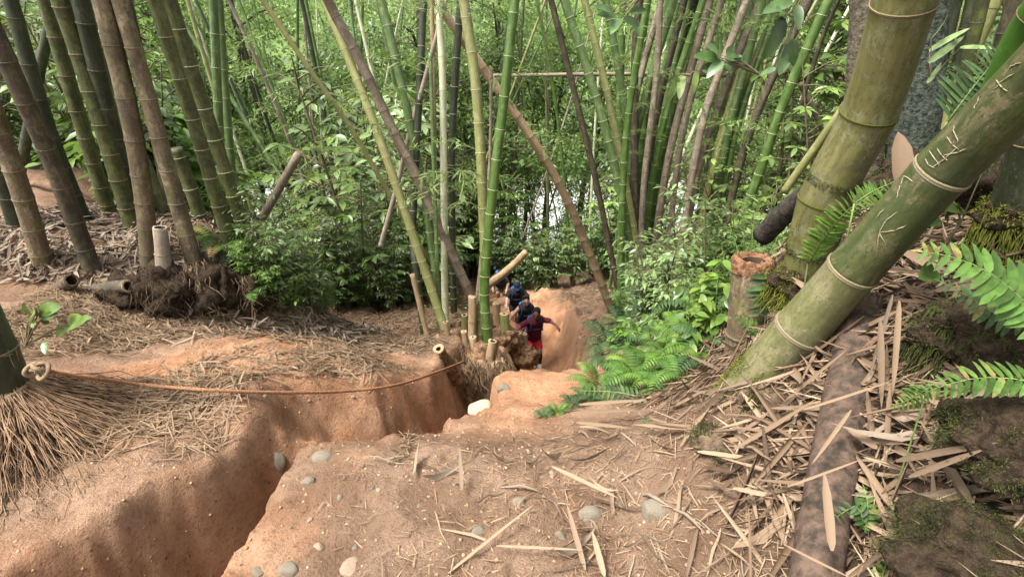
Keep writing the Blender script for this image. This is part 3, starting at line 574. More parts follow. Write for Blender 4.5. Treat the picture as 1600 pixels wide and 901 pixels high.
def gen_tree(seed, Hh, lmat, leafL=.21, limbs=13, ncl=7, per=64, rad=.55, trunk='bark'):
    rng = np.random.RandomState(seed); tk = MB(); P = []; dirs = []
    pts = [Vector((0, 0, -.3)), Vector((rng.normal() * .1, rng.normal() * .1, Hh * .3)), Vector((rng.normal() * .3, rng.normal() * .3, Hh * .65)), Vector((rng.normal() * .5, rng.normal() * .5, Hh))]
    D, s = arc_sample(pts, 60); r = .011 * Hh + .02; tk.tube(interp(D, s, np.linspace(0, s[-1], 12)), r * np.linspace(1, .18, 12) * np.array([1.35] + [1] * 11), 9)
    for k in range(limbs):
        t = .25 + .75 * (k + rng.rand()) / limbs; b = interp(D, s, [t * s[-1]])[0]; a = k * 2.4 + rng.normal() * .4; L = Hh * rng.uniform(.16, .30) * (1.2 - .55 * t)
        d = np.array([math.cos(a), math.sin(a), rng.uniform(.15, .7)]); e = b + unit(d) * L; m = (b + e) / 2 + np.array([0, 0, .08 * L])
        tk.tube([b, m, e], [r * .38 * (1.1 - t * .6), r * .25, r * .1], 6, False)
        for c in range(ncl):
            u = rng.uniform(.35, 1.1); cc = b + (e - b) * u + rng.normal(size=3) * L * .2; tk.tube([b + (e - b) * min(u, 1) * .8, cc], [r * .1, r * .04], 4, False)
            q = rng.normal(size=(per, 3)) * rad * np.array([1, 1, .55]) * rng.uniform(.6, 1.1); P.append(cc + q); dirs.append(unit(q + rng.normal(size=q.shape) * .3 + np.array([0, 0, -.15])))
    P = np.vstack(P); X = np.vstack(dirs); n = len(P); Z = rng.normal(size=P.shape) * .4 + np.array([0, 0, 1.0])
    lf = MB(); cloud(lf, *LEAF_SIMPLE, P, X, Z, leafL * rng.uniform(.6, 1.2, n), leafL * .42 * rng.uniform(.7, 1.2, n))
    return tk.mesh('trunk', M[trunk]), lf.mesh('crown', M[lmat]), n
TREES = [gen_tree(21, 11, 'leaf_light'), gen_tree(22, 13, 'leaf_light', .22), gen_tree(23, 9, 'leaf_mid', .20, 13), gen_tree(24, 12, 'leaf_far', .21, 14), gen_tree(25, 10, 'leaf_grey', .19, 13, 7, 70)]
EXCL = [(748, 392, 945, 640, 16.0), (560, 505, 760, 640, 30), (0, 400, 420, 900, 30), (640, 520, 900, 700, 30), (690, 440, 760, 560, 8)]
def plant(kind, nm, label, cat, group, px, Y, sc, rng, parts=('stems', 'foliage'), protos=None, rad=.55, hgt=1.5, zoff=0.0, excl=True):
    for _ in range(30):
        p = rng.uniform(*px); y = rng.uniform(*Y); s = rng.uniform(*sc); g = at(p, 420, y); x = g.x; z = Hs(x, y); b = Vector((x, y, z + zoff))
        u0, v0, f = project(b); v1 = project(b + Vector((0, 0, hgt * s)))[1]; hw = rad * s * FPX / f
        if excl and any(y < e[4] and u0 + hw > e[0] and u0 - hw < e[2] and v0 > e[1] and v1 < e[3] for e in EXCL): continue
        pr = (protos or PROTO[kind]); m = pr[rng.randint(len(pr))]
        root = thing(nm, label, cat, b, group, rng.uniform(0, 6.28)); root.scale = (s * rng.uniform(.9, 1.15), s * rng.uniform(.9, 1.15), s)
        root.rotation_euler.x = rng.normal() * .06; root.rotation_euler.y = rng.normal() * .06
        link(parts[0], m[0], root); link(parts[1], m[1], root); return root
rng = np.random.RandomState(77)
ZONES = [  # kind, count, columns, distance, size, name, label, group
    ('big', 14, (200, 460), (6.0, 9), (.9, 1.5), 'broadleaf_plant', 'bright big-leaved plant growing behind the bamboo mound', 'big-leaved plants behind the mound'),
    ('broad', 24, (-60, 440), (6.3, 10), (.9, 1.5), 'shrub', 'leafy green shrub growing behind the bamboo mound', 'shrubs behind the mound'),
    ('tall', 20, (-100, 470), (8.0, 14), (.9, 1.2), 'tall_shrub', 'tall leafy shrub filling the gaps behind the bamboo mound', 'tall shrubs behind the mound'),
    ('sapling', 22, (385, 660), (7.2, 12), (.75, 1.15), 'sapling', 'slender sapling rising from the thicket left of the central clump', 'saplings left of the central clump'),
    ('sapling', 14, (380, 680), (8, 13), (1.45, 2.0), 'sapling', 'tall leafy sapling reaching the canopy left of the central clump', 'tall saplings left of the central clump'),
    ('sapling', 6, (1080, 1330), (8.5, 12.5), (1.4, 1.9), 'sapling', 'tall leafy sapling reaching the canopy near the fan-shaped clump', 'tall saplings near the fan-shaped clump'),
    ('sapling', 8, (660, 980), (16, 20), (1.6, 2.2), 'sapling', 'tall leafy sapling reaching the canopy behind the hikers', 'tall saplings behind the hikers'),
    ('sapling', 9, (1000, 1300), (5.5, 9.5), (.6, 1.0), 'sapling', 'slender sapling before the fan-shaped clump', 'saplings before the fan-shaped clump'),
    ('sapling', 9, (20, 420), (6.2, 10), (.8, 1.2), 'sapling', 'slender sapling behind the bamboo mound', 'saplings behind the mound'),
    ('sapling', 9, (940, 1010), (13, 19), (.8, 1.2), 'sapling', 'slender sapling beside the far end of the trail', 'saplings beside the far trail'),
    ('grey', 20, (425, 640), (7.0, 9.5), (.55, .95), 'shrub', 'pale grey-green shrub at the slope edge beyond the dry litter', 'pale shrubs beyond the dry litter'),
    ('fine', 14, (425, 660), (6.9, 10), (.5, .9), 'leafy_bush', 'fine-leaved low bush at the slope edge beyond the dry litter', 'low bushes beyond the dry litter'),
    ('broad', 30, (390, 680), (8, 13.5), (.8, 1.35), 'shrub', 'green shrub in the thicket between mound and central clump', 'thicket shrubs between mound and central clump'),
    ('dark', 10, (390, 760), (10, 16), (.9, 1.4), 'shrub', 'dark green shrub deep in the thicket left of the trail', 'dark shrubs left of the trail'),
    ('tall', 20, (370, 720), (12.5, 20), (.8, 1.25), 'tall_shrub', 'tall shrub in the forest left of the trail', 'tall shrubs left of the trail'),
    ('tall', 9, (370, 480), (9.5, 14), (.7, 1.0), 'tall_shrub', 'tall shrub beside the slender green culms beyond the mound', 'tall shrubs beyond the mound'),
    ('grey', 16, (740, 1000), (15.5, 20), (1.0, 1.6), 'shrub', 'grey-green shrub on the forest floor behind the hikers', 'shrubs behind the hikers'),
    ('dark', 14, (700, 1000), (16, 22), (1.0, 1.7), 'shrub', 'dark shrub on the forest floor behind the hikers', 'dark shrubs behind the hikers'),
    ('tall', 20, (640, 1010), (17.5, 26), (.9, 1.3), 'tall_shrub', 'tall shrub in the valley behind the hikers', 'tall shrubs behind the hikers'),
    ('fine', 9, (935, 1010), (7.5, 12.5), (.4, .7), 'leafy_bush', 'low fine-leaved bush right of the trail', 'low bushes right of the trail'),
    ('grey', 18, (1010, 1250), (5.2, 8.2), (.6, 1.1), 'shrub', 'silvery green shrub in front of the fan-shaped clump', 'silvery shrubs before the fan-shaped clump'),
    ('fine', 14, (960, 1200), (4.6, 6.4), (.35, .6), 'leafy_bush', 'fine-leaved low bush among the ferns', 'low bushes among the ferns'),
    ('broad', 9, (1120, 1330), (6.0, 10), (.8, 1.3), 'shrub', 'green shrub right of the fan-shaped clump', 'shrubs right of the fan-shaped clump'),
    ('tall', 18, (1000, 1500), (11, 18), (.8, 1.2), 'tall_shrub', 'tall shrub behind the fan-shaped clump', 'tall shrubs behind the fan-shaped clump'),
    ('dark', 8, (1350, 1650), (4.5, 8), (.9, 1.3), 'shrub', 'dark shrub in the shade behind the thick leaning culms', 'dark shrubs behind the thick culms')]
NLEAF = 0
for kind, n, px, Y, sc, nm, lab, grp in ZONES:
    for k in range(n): plant(kind, nm, lab, 'shrub' if 'plant' not in nm else 'plant', grp, px, Y, sc, rng, hgt=3.8 if kind == 'tall' else 2.6 if kind == 'sapling' else 1.5, rad=1.0 if kind == 'tall' else .5)
for k, (px, py, kd, sc) in enumerate([(418, 486, 'fine', .42), (440, 492, 'grey', .4), (462, 496, 'fine', .45), (430, 474, 'grey', .55), (455, 480, 'broad', .5), (485, 488, 'grey', .5), (505, 494, 'fine', .4), (475, 474, 'fine', .6), (500, 476, 'broad', .55), (530, 486, 'fine', .5), (415, 466, 'broad', .5), (445, 464, 'sapling', .5), (520, 474, 'grey', .6), (548, 480, 'grey', .5), (400, 452, 'fine', .5)]):
    g = G(px, py); m = PROTO[kd][k % len(PROTO[kd])]; root = thing('shrub', 'low leafy bush right behind the crest of the straw bank', 'shrub', g, 'bushes behind the straw bank crest', k * 1.3); root.scale = (sc,) * 3; link('stems', m[0], root); link('foliage', m[1], root)
for n, px, Y, lab, grp in [(9, (330, 740), (19, 27), 'leafy tree standing in the forest left of the trail', 'trees left of the trail'), (9, (740, 1050), (22, 30), 'leafy tree standing in the valley beyond the hikers', 'trees beyond the hikers'),
                           (8, (1050, 1600), (17, 27), 'leafy tree standing behind the fan-shaped clump', 'trees behind the fan-shaped clump'), (8, (-150, 420), (14, 24), 'leafy tree standing behind the bamboo mound', 'trees behind the mound')]:
    for k in range(n): plant('tree', 'forest_tree', lab, 'tree', grp, px, Y, (.75, 1.15), rng, ('trunk', 'crown'), TREES, .3, 9, excl=False)
# trees added round the viewpoint, out of view, so their crowns shade the path
for k, (x, y, sc) in enumerate([(5.5, -1.0, 1.0), (2.5, -6.0, .95), (6.5, 4.0, 1.0)]):
    m = TREES[k % 5]; root = thing('forest_tree', 'leafy tree standing beside the path at the viewpoint', 'tree', (x, y, Hs(x, y) - .1), 'trees round the viewpoint', k * 1.7); root.scale = (sc,) * 3; link('trunk', m[0], root); link('crown', m[1], root)
# bamboo leaf sprays hanging from the culms' joints
def gen_spray(seed, L=1.0, n=42, lmat='leaf_bamboo'):
    rng = np.random.RandomState(seed); tw = MB(); P = []; X = []
    def twig(b, d, l, r, m):
        e = b + d * l + np.array([0, 0, -.28 * l]); mid = b + d * l * .5 + np.array([0, 0, .02]); D, s = arc_sample([Vector(b), Vector(mid), Vector(e)], 16)
        tw.tube(interp(D, s, np.linspace(0, s[-1], 4)), [r, r * .8, r * .6, r * .3], 4, False)
        for q in range(m):
            u = (q + 1) / m; P.append(interp(D, s, [u * s[-1]])[0]); a = rng.uniform(0, 6.28); X.append(d * .7 + np.array([math.cos(a) * .6, math.sin(a) * .6, rng.uniform(-.9, .1)]))
        return D, s
    D, s = twig(np.zeros(3), np.array([1, 0, .35]), L, .005, 6)
    for k in range(8):
        b = interp(D, s, [s[-1] * (.2 + .8 * k / 8)])[0]; a = rng.uniform(-1.3, 1.3); twig(b, np.array([math.cos(a), math.sin(a), rng.uniform(-.1, .5)]), L * rng.uniform(.2, .42), .0025, max(3, n // 9))
    P = np.array(P); X = np.array(X); lf = MB(); cloud(lf, *LEAF_BLADE, P, X, rng.normal(size=P.shape) * .5 + np.array([0, 0, 1]), rng.uniform(.09, .19, len(P)), rng.uniform(.012, .021, len(P)))
    return tw.mesh('twigs', M['stem_green']), lf.mesh('leaf_spray', M[lmat])
SPR = [gen_spray(31), gen_spray(32, 1.2, 54), gen_spray(33, .8, 36), gen_spray(34, 1.1, 60, 'leaf_light')]
for ci, (root, D, s, nodes, r0, r1) in enumerate(CULMS):
    far = root.location.y > 11; hi = [q for q in nodes if root.location.z + interp(D, s, [q])[0][2] > (-1.5 if far else -.2)]
    if not hi or root.get('group') == GL: continue
    cnt = rng.randint(3, 7) if far else rng.randint(3, 7)
    for k in range(cnt):
        q = hi[rng.randint(len(hi))]; m = SPR[rng.randint(4)]; p = interp(D, s, [q])[0]; sc = rng.uniform(.7, 1.5) if far else rng.uniform(.5, 1.05); a = rng.uniform(0, 6.28)
        t = link('twigs', m[0], root); t.location = p; t.rotation_euler = (0, 0, a); t.scale = (sc,) * 3
        l = link('leaf_spray', m[1], t); l['kind'] = 'stuff'
# ------------------------------------------------------------------ stumps, roots, the thick culms close by
def lump(seed, n=2, amp=.18, freq=1.6):             # a bumpy closed body of radius 1
    import bmesh
    bm = bmesh.new(); bmesh.ops.create_icosphere(bm, subdivisions=n, radius=1.0); off = Vector((seed * 3.7, seed * 1.3, seed * .7))
    for v in bm.verts:
        k = 1 + amp * mnoise.noise(v.co * freq + off) + amp * .5 * mnoise.noise(v.co * freq * 2.3 + off) + (amp * .3 * mnoise.noise(v.co * freq * 6 + off) if n > 3 else 0); v.co *= k
    V = np.array([v.co[:] for v in bm.verts]); F = np.array([[v.index for v in f.verts] for f in bm.faces]); bm.free(); return V, F
def fibres(mb, c, axis_top, r, n, drop, spread, rng, thick=.003, wob=.25, pts=6, ang=(0, 6.283), ground=True):
    c = np.array(c); top = np.array(axis_top)
    for k in range(n):
        a = rng.uniform(*ang); d = np.array([math.cos(a), math.sin(a), 0]); h = rng.uniform(.05, 1.0); s0 = top + (c - top) * (1 - h) + d * r * rng.uniform(.85, 1.0); out = spread * rng.uniform(.35, 1.0) * (1.15 - .5 * h); L = []
        for i in range(pts):
            t = i / (pts - 1); p = s0 + d * (out * t ** 1.3) + np.array([0, 0, -drop * (t ** 1.5) * rng.uniform(.85, 1.1)]); p = p + rng.normal(size=3) * np.array([1, 1, .4]) * wob * .03 * t
            L.append(p)
        L = np.array(L)
        if ground: L[:, 2] = np.maximum(L[:, 2], H(L[:, 0], L[:, 1]) + .003)
        w = thick * rng.uniform(.6, 1.5); mb.tube(L, np.linspace(w, w * .45, pts), 4, False)
def stump(label, bpx, tpx, Y, w, mat='c_tan', cut='cut', group=None, hole=.55, sink=.12, dY=0.0, rough=.05, nodes=(.55,), ring='node_tan', roots=0, name='bamboo_stump', seed=0, rootmat='root', body=None):
    rng = np.random.RandomState(seed + int(bpx[0] * 3 + bpx[1])); b = at(*bpx, Y); t = at(*tpx, Y + dY); ax = (t - b); L = ax.length; r0 = pxm(w[0], b) / 2; r1 = pxm(w[1], t) / 2; loc = b
    root = thing(name, label, 'stump', loc, group); u = ax.normalized(); p0 = -u * sink; seg = 16
    st = [0, .3, .5, .8, .97, 1.0]; pts = [p0.lerp(ax, q) for q in st]; rad = [r0 * 1.08, r0 * 1.02, (r0 + r1) / 2, r1, r1 * 1.0, r1 * .97]
    mb = MB(); mb.tube(pts, rad, seg, False, 0, rough, rng); V = mb.v[0]; topring = V[-seg:]
    mb.build('stalk', M[mat], root)
    cb = MB(); cen = topring.mean(0); inner = cen + (topring - cen) * hole + np.array(u) * 0; low = inner - np.array(u) * min(.12, L * .6); j = np.arange(seg); k = (j + 1) % seg
    tr = topring + np.array(u) * rng.uniform(0, .012, (seg, 1)); VV = np.vstack([topring * 1.0, tr, inner + np.array(u) * .002, low, low.mean(0)])
    F4 = np.vstack([np.stack([j + a * seg, k + a * seg, k + (a + 1) * seg, j + (a + 1) * seg], -1) for a in range(3)]); F3 = np.stack([np.full(seg, 4 * seg), j + 3 * seg, k + 3 * seg], -1)
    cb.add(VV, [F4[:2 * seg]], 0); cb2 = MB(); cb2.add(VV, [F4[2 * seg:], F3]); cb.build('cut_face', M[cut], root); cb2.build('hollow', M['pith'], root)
    for q in nodes:
        o = link('node_ring', RINGS[ring], root); o.location = p0.lerp(ax, q); o.rotation_mode = 'QUATERNION'; o.rotation_quaternion = u.to_track_quat('Z', 'Y'); rr = (r0 + r1) / 2 * 1.03; o.scale = (rr, rr, rr * .7)
    if roots:
        fb = MB(); fibres(fb, b - u * .02 + Vector((0, 0, 0)), b + u * .05, r0, roots, .14, r0 * 1.6, rng, .0035); fb.v = [v - np.array(loc) for v in fb.v]
        tag(fb.build('root_fibres', M[rootmat], root), kind='stuff')
    return root
GS = 'cut stumps of the central clump'
for i, a in enumerate([
    ('tall thick tan stump in front of the dead leaning pole', (738, 530), (738, 464), 5.45, (14, 13), .1, 1),
    ('short tan stump left of the smallest round-topped one', (730, 550), (725, 518), 5.25, (11, 10), .3, 0),
    ('small upright stump with round pale cut top', (742, 552), (739, 527), 5.15, (13, 12), .35, 0),
    ('thin splintered stump beside the yellow-green culm', (702, 540), (696, 503), 5.5, (10, 9), .5, 1),
    ('tan cut stub leaning left by the tan stake', (703, 550), (681, 526), 5.3, (12, 12), .3, 0),
    ('stump with broken jagged top at the gully side', (763, 572), (770, 533), 5.0, (15, 14), .6, 0),
    ('root end poking toward the gully below the broken stump', (768, 572), (787, 563), 4.95, (10, 12), .2, 0),
    ('brown stump the first hiker leans a hand on', (811, 545), (810, 520), 9.7, (15, 12), .3, 0),
    ('little grey stump next to the leaned-on brown stump', (821, 540), (820, 522), 9.8, (9, 8), .3, 0),
    ('tall knobbly stump behind the bright green culm', (790, 525), (788, 490), 6.4, (15, 15), .3, 0),
    ('low cut stump above the knobbly one', (776, 487), (775, 474), 7.6, (13, 12), .3, 0),
    ('olive cut stump behind the tall tan one', (727, 520), (726, 492), 6.2, (11, 11), .5, 0),
    ('pale short stump at the rear of the central clump', (716, 520), (716, 500), 6.4, (9, 9), .5, 0)]):
    stump(a[0], a[1], a[2], a[3], a[4], 'c_tan' if i not in (11, 9) else 'c_olive', 'cut', GS, a[5], .2, roots=26 if i < 10 else 0, nodes=(.6,) if a[6] else ())
_g = G(694, 560)
stump('round hollow cut root stub crowning the clay bulge', (700, 572), (685, 545), _g.y + .02, (30, 19), 'clay_root', 'cut', None, .45, .2, nodes=(), dY=-.12)
stump('hollow grey cut stump at the front of the bamboo mound', (256, 418), (250, 356), 4.2, (23, 21), 'c_grey', 'c_grey', None, .78, .1, nodes=(.5,), roots=90, rootmat='root_dark')
stump('low hollow stump tipped forward below the grey-brown culm', (92, 452), (112, 438), 4.0, (22, 22), 'root_dark', 'root_dark', None, .7, .1, nodes=(), dY=-.12)
stump('fat hollow stump lying on its side under the widest culm', (160, 452), (200, 447), 4.02, (22, 22), 'c_darkbrown', 'root', None, .65, .1, nodes=(), dY=-.1)
stump('small hollow stub below the rusty-jointed culm', (334, 442), (328, 424), 4.25, (15, 14), 'c_darkbrown', 'root', None, .7, .08, nodes=())
stump('brown cut stump at the right end of the mound', (382, 452), (374, 440), 4.45, (22, 20), 'c_tan', 'cut', None, .3, .1, nodes=(), roots=60, rootmat='root')
# root skirts at the feet of the mound's culms
rng = np.random.RandomState(8)
fb = {}
for px, py, Y, n, r, lab in [(148, 432, 4.2, 90, .07, 'grey-brown'), (234, 420, 4.3, 80, .08, 'mottled'), (304, 415, 4.3, 130, .08, 'rusty'), (68, 416, 4.15, 70, .08, 'tan'), (370, 440, 4.5, 120, .12, 'end')]:
    p = at(px, py, Y); mb = MB(); fibres(mb, p + Vector((0, 0, -.05)), p + Vector((0, 0, .05)), r, n, .34, .16, rng, .004, .6)
    par = None
    for root, *_ in CULMS:
        if par is None and (root.location - p).length < .32: par = root
    if par is None: par = CULMS[9][0]
    mb.v = [v - np.array(par.location) for v in mb.v]; tag(mb.build('root_skirt', M['root_dark' if lab != 'rusty' else 'root'], par), kind='stuff')
# the clay-caked root mass of the central clump
def body(label, name, cat, spec, mat, seed, n=4, amp=.3, voxel=None):
    root = thing(name, label, cat, spec[0][0])
    for k, (c, s) in enumerate(spec):
        V, F = lump(seed + k, n, amp); mb = MB(); mb.add(V * np.array(s), F); o = mb.build('lobe' if k else 'core', M[mat], root); o.location = Vector(c) - Vector(spec[0][0])
    return root
rm = body('clay-caked root mass under the central clump', 'root_mass', 'roots', [(at(748, 580, 5.1), (.30, .30, .24)), (at(708, 590, 4.8), (.18, .22, .24)), (at(775, 585, 5.1), (.17, .2, .24)), (at(735, 600, 4.85), (.16, .14, .18)), (at(728, 560, 5.2), (.26, .2, .14))], 'clay_root', 40, 4, .5)
fb = MB(); p = at(765, 575, 4.95); fibres(fb, p, p + Vector((0, 0, .1)), .1, 140, .35, .12, rng, .004, 1.0, ground=False)
for px_, py_, Y_, r_ in [(748, 560, 4.95, .22), (712, 572, 4.7, .15), (735, 588, 4.75, .13), (778, 570, 4.95, .13), (752, 585, 4.9, .2)]:
    p = at(px_, py_, Y_); fibres(fb, p, p + Vector((0, 0, .12)), r_, 130, .30, .10, rng, .0036, 1.6, ground=False)
fb.v = [v - np.array(rm.location) for v in fb.v]; tag(fb.build('root_fibres', M['root'], rm), kind='stuff')
body('brown root lump below the leaned-on stump', 'root_lump', 'roots', [(at(812, 557, 9.7), (.32, .3, .32)), (at(818, 563, 9.7), (.2, .24, .26)), (at(797, 548, 9.6), (.2, .2, .34))], 'clay_root', 50, 4, .5)
body('knobbly root lump beneath the knobbly stump', 'root_lump', 'roots', [(at(790, 528, 6.45), (.16, .18, .16)), (at(800, 540, 6.6), (.14, .14, .16))], 'clay_root', 56, 4, .55)

for px, py, Y, s, lab, n in [(255, 462, 4.1, (.26, .2, .22), 'dark root-bound earth under the hollow grey stump', 150), (318, 462, 4.25, (.22, .2, .24), 'root-bound earth under the rusty-jointed culm', 170), (375, 462, 4.45, (.22, .22, .26), 'shaggy brown root ball at the end of the mound', 260), (195, 462, 4.02, (.22, .16, .14), 'crumbling earth edge below the fat lying stump', 60), (402, 440, 4.7, (.16, .2, .26), 'rounded root ball at the far corner of the mound', 160)]:
    c = at(px, py, Y); rr = body(lab, 'root_mass', 'roots', [(c, s), (c + Vector((.12, .05, .03)), (s[0] * .7, s[1] * .7, s[2] * .8))], 'humus', int(px), 4, .6)
    fb = MB(); fibres(fb, c + Vector((0, 0, .06)), c + Vector((0, 0, s[2] * 1.0)), s[0] * .85, n // 2, .30, .10, rng, .0032, 1.8, ground=False); fb.v = [v - np.array(c) for v in fb.v]; tag(fb.build('root_fibres', M['root_dark'] if n < 160 else M['root'], rr), kind='stuff')
# ---- the thick culms at the right
BIGRING = {k: ring_mesh('node_ring', M[k], ((.98, -.10), (1.035, -.075), (1.05, -.03), (1.02, .0), (1.055, .03), (1.04, .07), (.98, .10)), 36) for k in ('node_tan', 'moss', 'node', 'node_beige')}
def big_culm(label, spec, mat, node_at, ring, name='bamboo_culm', seg=40, sink=.15, ringh=.55):
    P = [at(px, py, Y) for px, py, Y, w in spec]; rad = [pxm(w, p) / 2 for (_, _, _, w), p in zip(spec, P)]; t = (P[1] - P[0]).normalized(); P = [P[0] - t * sink] + P; rad = [rad[0] * 1.05] + rad; loc = P[1].copy()
    t = (P[-1] - P[-2]).normalized(); P.append(P[-1] + t * 1.2); rad.append(rad[-1] * .97); P.append(P[-1] + t * 2.2 + Vector((0, 0, .15))); rad.append(rad[-1] * .92); node_at = list(node_at) + [len(spec) + .05 + k * .31 for k in range(3)]; ring = list(ring) + [ring[-1]] * 3
    if not isinstance(mat, str): mat = list(mat) + [mat[-1]] * 3
    root = thing(name, label, 'bamboo', loc); D, s = arc_sample([p - loc for p in P], 300); qs = np.interp(np.linspace(0, len(P) - 1, 300), range(len(P)), np.linspace(0, 299, len(P))); sk = np.interp(np.linspace(0, 299, len(P)), np.arange(300), s)
    q = np.linspace(0, s[-1], 260); rr = np.interp(q, sk, rad); nd = [np.interp(n + 1, range(len(P)), sk) for n in node_at]
    for n in nd: rr = rr * (1 + .035 * np.exp(-((q - n) / .025) ** 2))
    if isinstance(mat, str): mb = MB(); mb.tube(interp(D, s, q), rr, seg); mb.build('stalk', M[mat], root)
    else:
        ends = [0.0] + nd + [s[-1]]
        for m_, a_, b_ in zip(mat, ends[:-1], ends[1:]):
            qq = np.linspace(a_, b_, 24); mb = MB(); mb.tube(interp(D, s, qq), np.interp(qq, q, rr), seg); mb.build('internode', M[m_], root)
    for n, rg in zip(nd, ring):
        o = link('node_ring', BIGRING[rg], root); tt = interp(D, s, [n + .02])[0] - interp(D, s, [n - .02])[0]; r = np.interp(n, q, rr) * .985
        o.location = interp(D, s, [n])[0]; o.rotation_mode = 'QUATERNION'; o.rotation_quaternion = Vector(tt).to_track_quat('Z', 'Y'); o.scale = (r, r, r * ringh)
    return root, D, s, q, rr
B1 = big_culm('thick olive mossy bamboo culm rising behind the leaning green one', [(1258, 440, 2.22, 68), (1288, 312, 2.16, 74), (1357, 178, 2.06, 80), (1412, 6, 1.92, 90), (1450, -130, 1.82, 94)], 'big_b', (1, 2, 3), ('moss', 'moss', 'node_tan'))
B2 = big_culm('thick dark green bamboo culm leaning across with scratched marks', [(1176, 596, 1.95, 74), (1250, 515, 1.86, 77), (1332, 422, 1.76, 76), (1472, 268, 1.6, 83), (1602, 140, 1.45, 98), (1740, 0, 1.3, 108)], ('big_c', 'big_c', 'big_a', 'big_a', 'big_a'), (1, 2, 3, 4.6), ('node_beige',) * 4, ringh=1.15)
def on_culm(b, px, py):                              # point of a culm's surface that shows at a pixel
    root, D, s, q, rr = b; r = ray(px, py).normalized(); W = interp(D, s, q) + np.array(root.location); d = W - np.array(CAM); tt = d @ np.array(r); dist = np.linalg.norm(d - tt[:, None] * np.array(r), axis=1)
    k = int(np.argmin(dist / rr)); R0 = rr[k]; pen = math.sqrt(max(R0 * R0 - min(dist[k], R0) ** 2, 0)); p = np.array(CAM + r * (tt[k] - pen)); fq = np.linspace(0, s[-1], 3000); F = interp(D, s, fq) + np.array(root.location); j = int(np.argmin(((F - p) ** 2).sum(1))); n = unit(p - F[j]); return Vector(F[j] + n * (np.interp(fq[j], q, rr) + .0012)), Vector(n)
def scratches(b, lines, par, w=.0017):
    for L in lines:
        pts = []
        for (x0, y0), (x1, y1) in zip(L[:-1], L[1:]):
            for i in range(5):
                t = i / 4; p, n = on_culm(b, x0 + (x1 - x0) * t, y0 + (y1 - y0) * t); pts.append(p - par.location)
        mb = MB(); rad = np.full(len(pts), w); rad[0] = rad[-1] = w * .3; mb.tube(pts, rad, 5, False); mb.build('scratched_mark', M['carve'], par)
scratches(B2, [[(1458, 262), (1478, 248), (1500, 228)], [(1455, 236), (1464, 250), (1470, 258)], [(1468, 232), (1474, 243), (1482, 250)], [(1484, 214), (1490, 226), (1500, 232)], [(1492, 197), (1496, 210), (1500, 222)], [(1478, 242), (1500, 236), (1512, 230)],
               [(1448, 248), (1452, 258), (1462, 262)], [(1412, 275), (1420, 278), (1428, 284)], [(1414, 276), (1408, 290), (1404, 310)], [(1404, 330), (1385, 345), (1376, 362), (1372, 385)], [(1376, 362), (1400, 358), (1416, 350)], [(1376, 362), (1384, 380)], [(1372, 340), (1385, 325)],
               [(1556, 140), (1574, 124), (1590, 114)], [(1560, 125), (1570, 138), (1578, 142)], [(1526, 170), (1530, 160), (1536, 150)], [(1580, 108), (1592, 100), (1604, 98)]], B2[0])
def moss_tufts(mb, pts, nrm, rng, L=.012, droop=.3):
    n = len(pts); X = unit(nrm + rng.normal(size=(n, 3)) * .7 + np.array([0, 0, -droop])); cloud(mb, *LEAF_SIMPLE, pts, X, rng.normal(size=(n, 3)), L * rng.uniform(.5, 1.4, n), L * .3)
def culm_moss(b, s0, s1, n, rng, side=None, L=.010, mat='moss', bias=0):
    root, D, s, q, rr = b; sq = rng.uniform(s0, s1, n); c = interp(D, s, sq); tan = unit(interp(D, s, sq + .02) - interp(D, s, sq - .02)); u = unit(np.cross(tan, rng.normal(size=(n, 3)))); keep = fbm(u[:, 0] * 3 + sq * 8, u[:, 1] * 3 + u[:, 2] * 3 + sq * 5, 3) > bias
    c, u, sq = c[keep], u[keep], sq[keep]; mb = MB(); moss_tufts(mb, c + u * np.interp(sq, q, rr)[:, None] * .995, u, rng, L); tag(mb.build('moss', M[mat], root), kind='stuff')
rng = np.random.RandomState(9)
culm_moss(B2, 0, .26, 5000, rng, L=.012, bias=.1); culm_moss(B1, .12, .50, 5200, rng, L=.008, bias=.35); culm_moss(B1, .30, .33, 900, rng, L=.012, bias=-.9, mat='moss_dark'); culm_moss(B1, .61, .64, 900, rng, L=.010, bias=-.9, mat='moss_dark'); culm_moss(B1, 0, .2, 2500, rng, L=.012, bias=-.1)
big_culm('bright green culm edge showing behind the leaning culm', [(1548, 190, 2.05, 56), (1600, 70, 1.95, 62), (1680, -60, 1.8, 66)], 'big_edge', (1.4,), ('node_tan',))
b3 = stump('upright hollow stump with crumbly reddish rim by the ferns', (1161, 556), (1177, 408), 2.45, (56, 60), 'c_mottle', 'cut_red', None, .6, .15, rough=.02, nodes=(.42,), ring='node_dark')
# crumbly rim
V = []; rng = np.random.RandomState(4); c0 = at(1177, 408, 2.45); Rr = pxm(60, c0) / 2; a = np.linspace(0, 6.283, 40, endpoint=False); prof = [(1.02, -.05), (1.06, .0), (.92, .022), (.74, .014), (.60, -.03)]
VV = np.array([[(math.cos(t) * Rr * (r + rng.normal() * .035), math.sin(t) * Rr * (r + rng.normal() * .035), z + rng.normal() * .006) for t in a] for r, z in prof]).reshape(-1, 3); i = np.arange(4)[:, None] * 40; j = np.arange(40)[None]; k = (j + 1) % 40
mb = MB(); mb.add(VV, np.stack([i + j, i + k, i + 40 + k, i + 40 + j], -1).reshape(-1, 4)); o = mb.build('rotten_rim', M['cut_red'], b3); o.location = c0 - b3.location
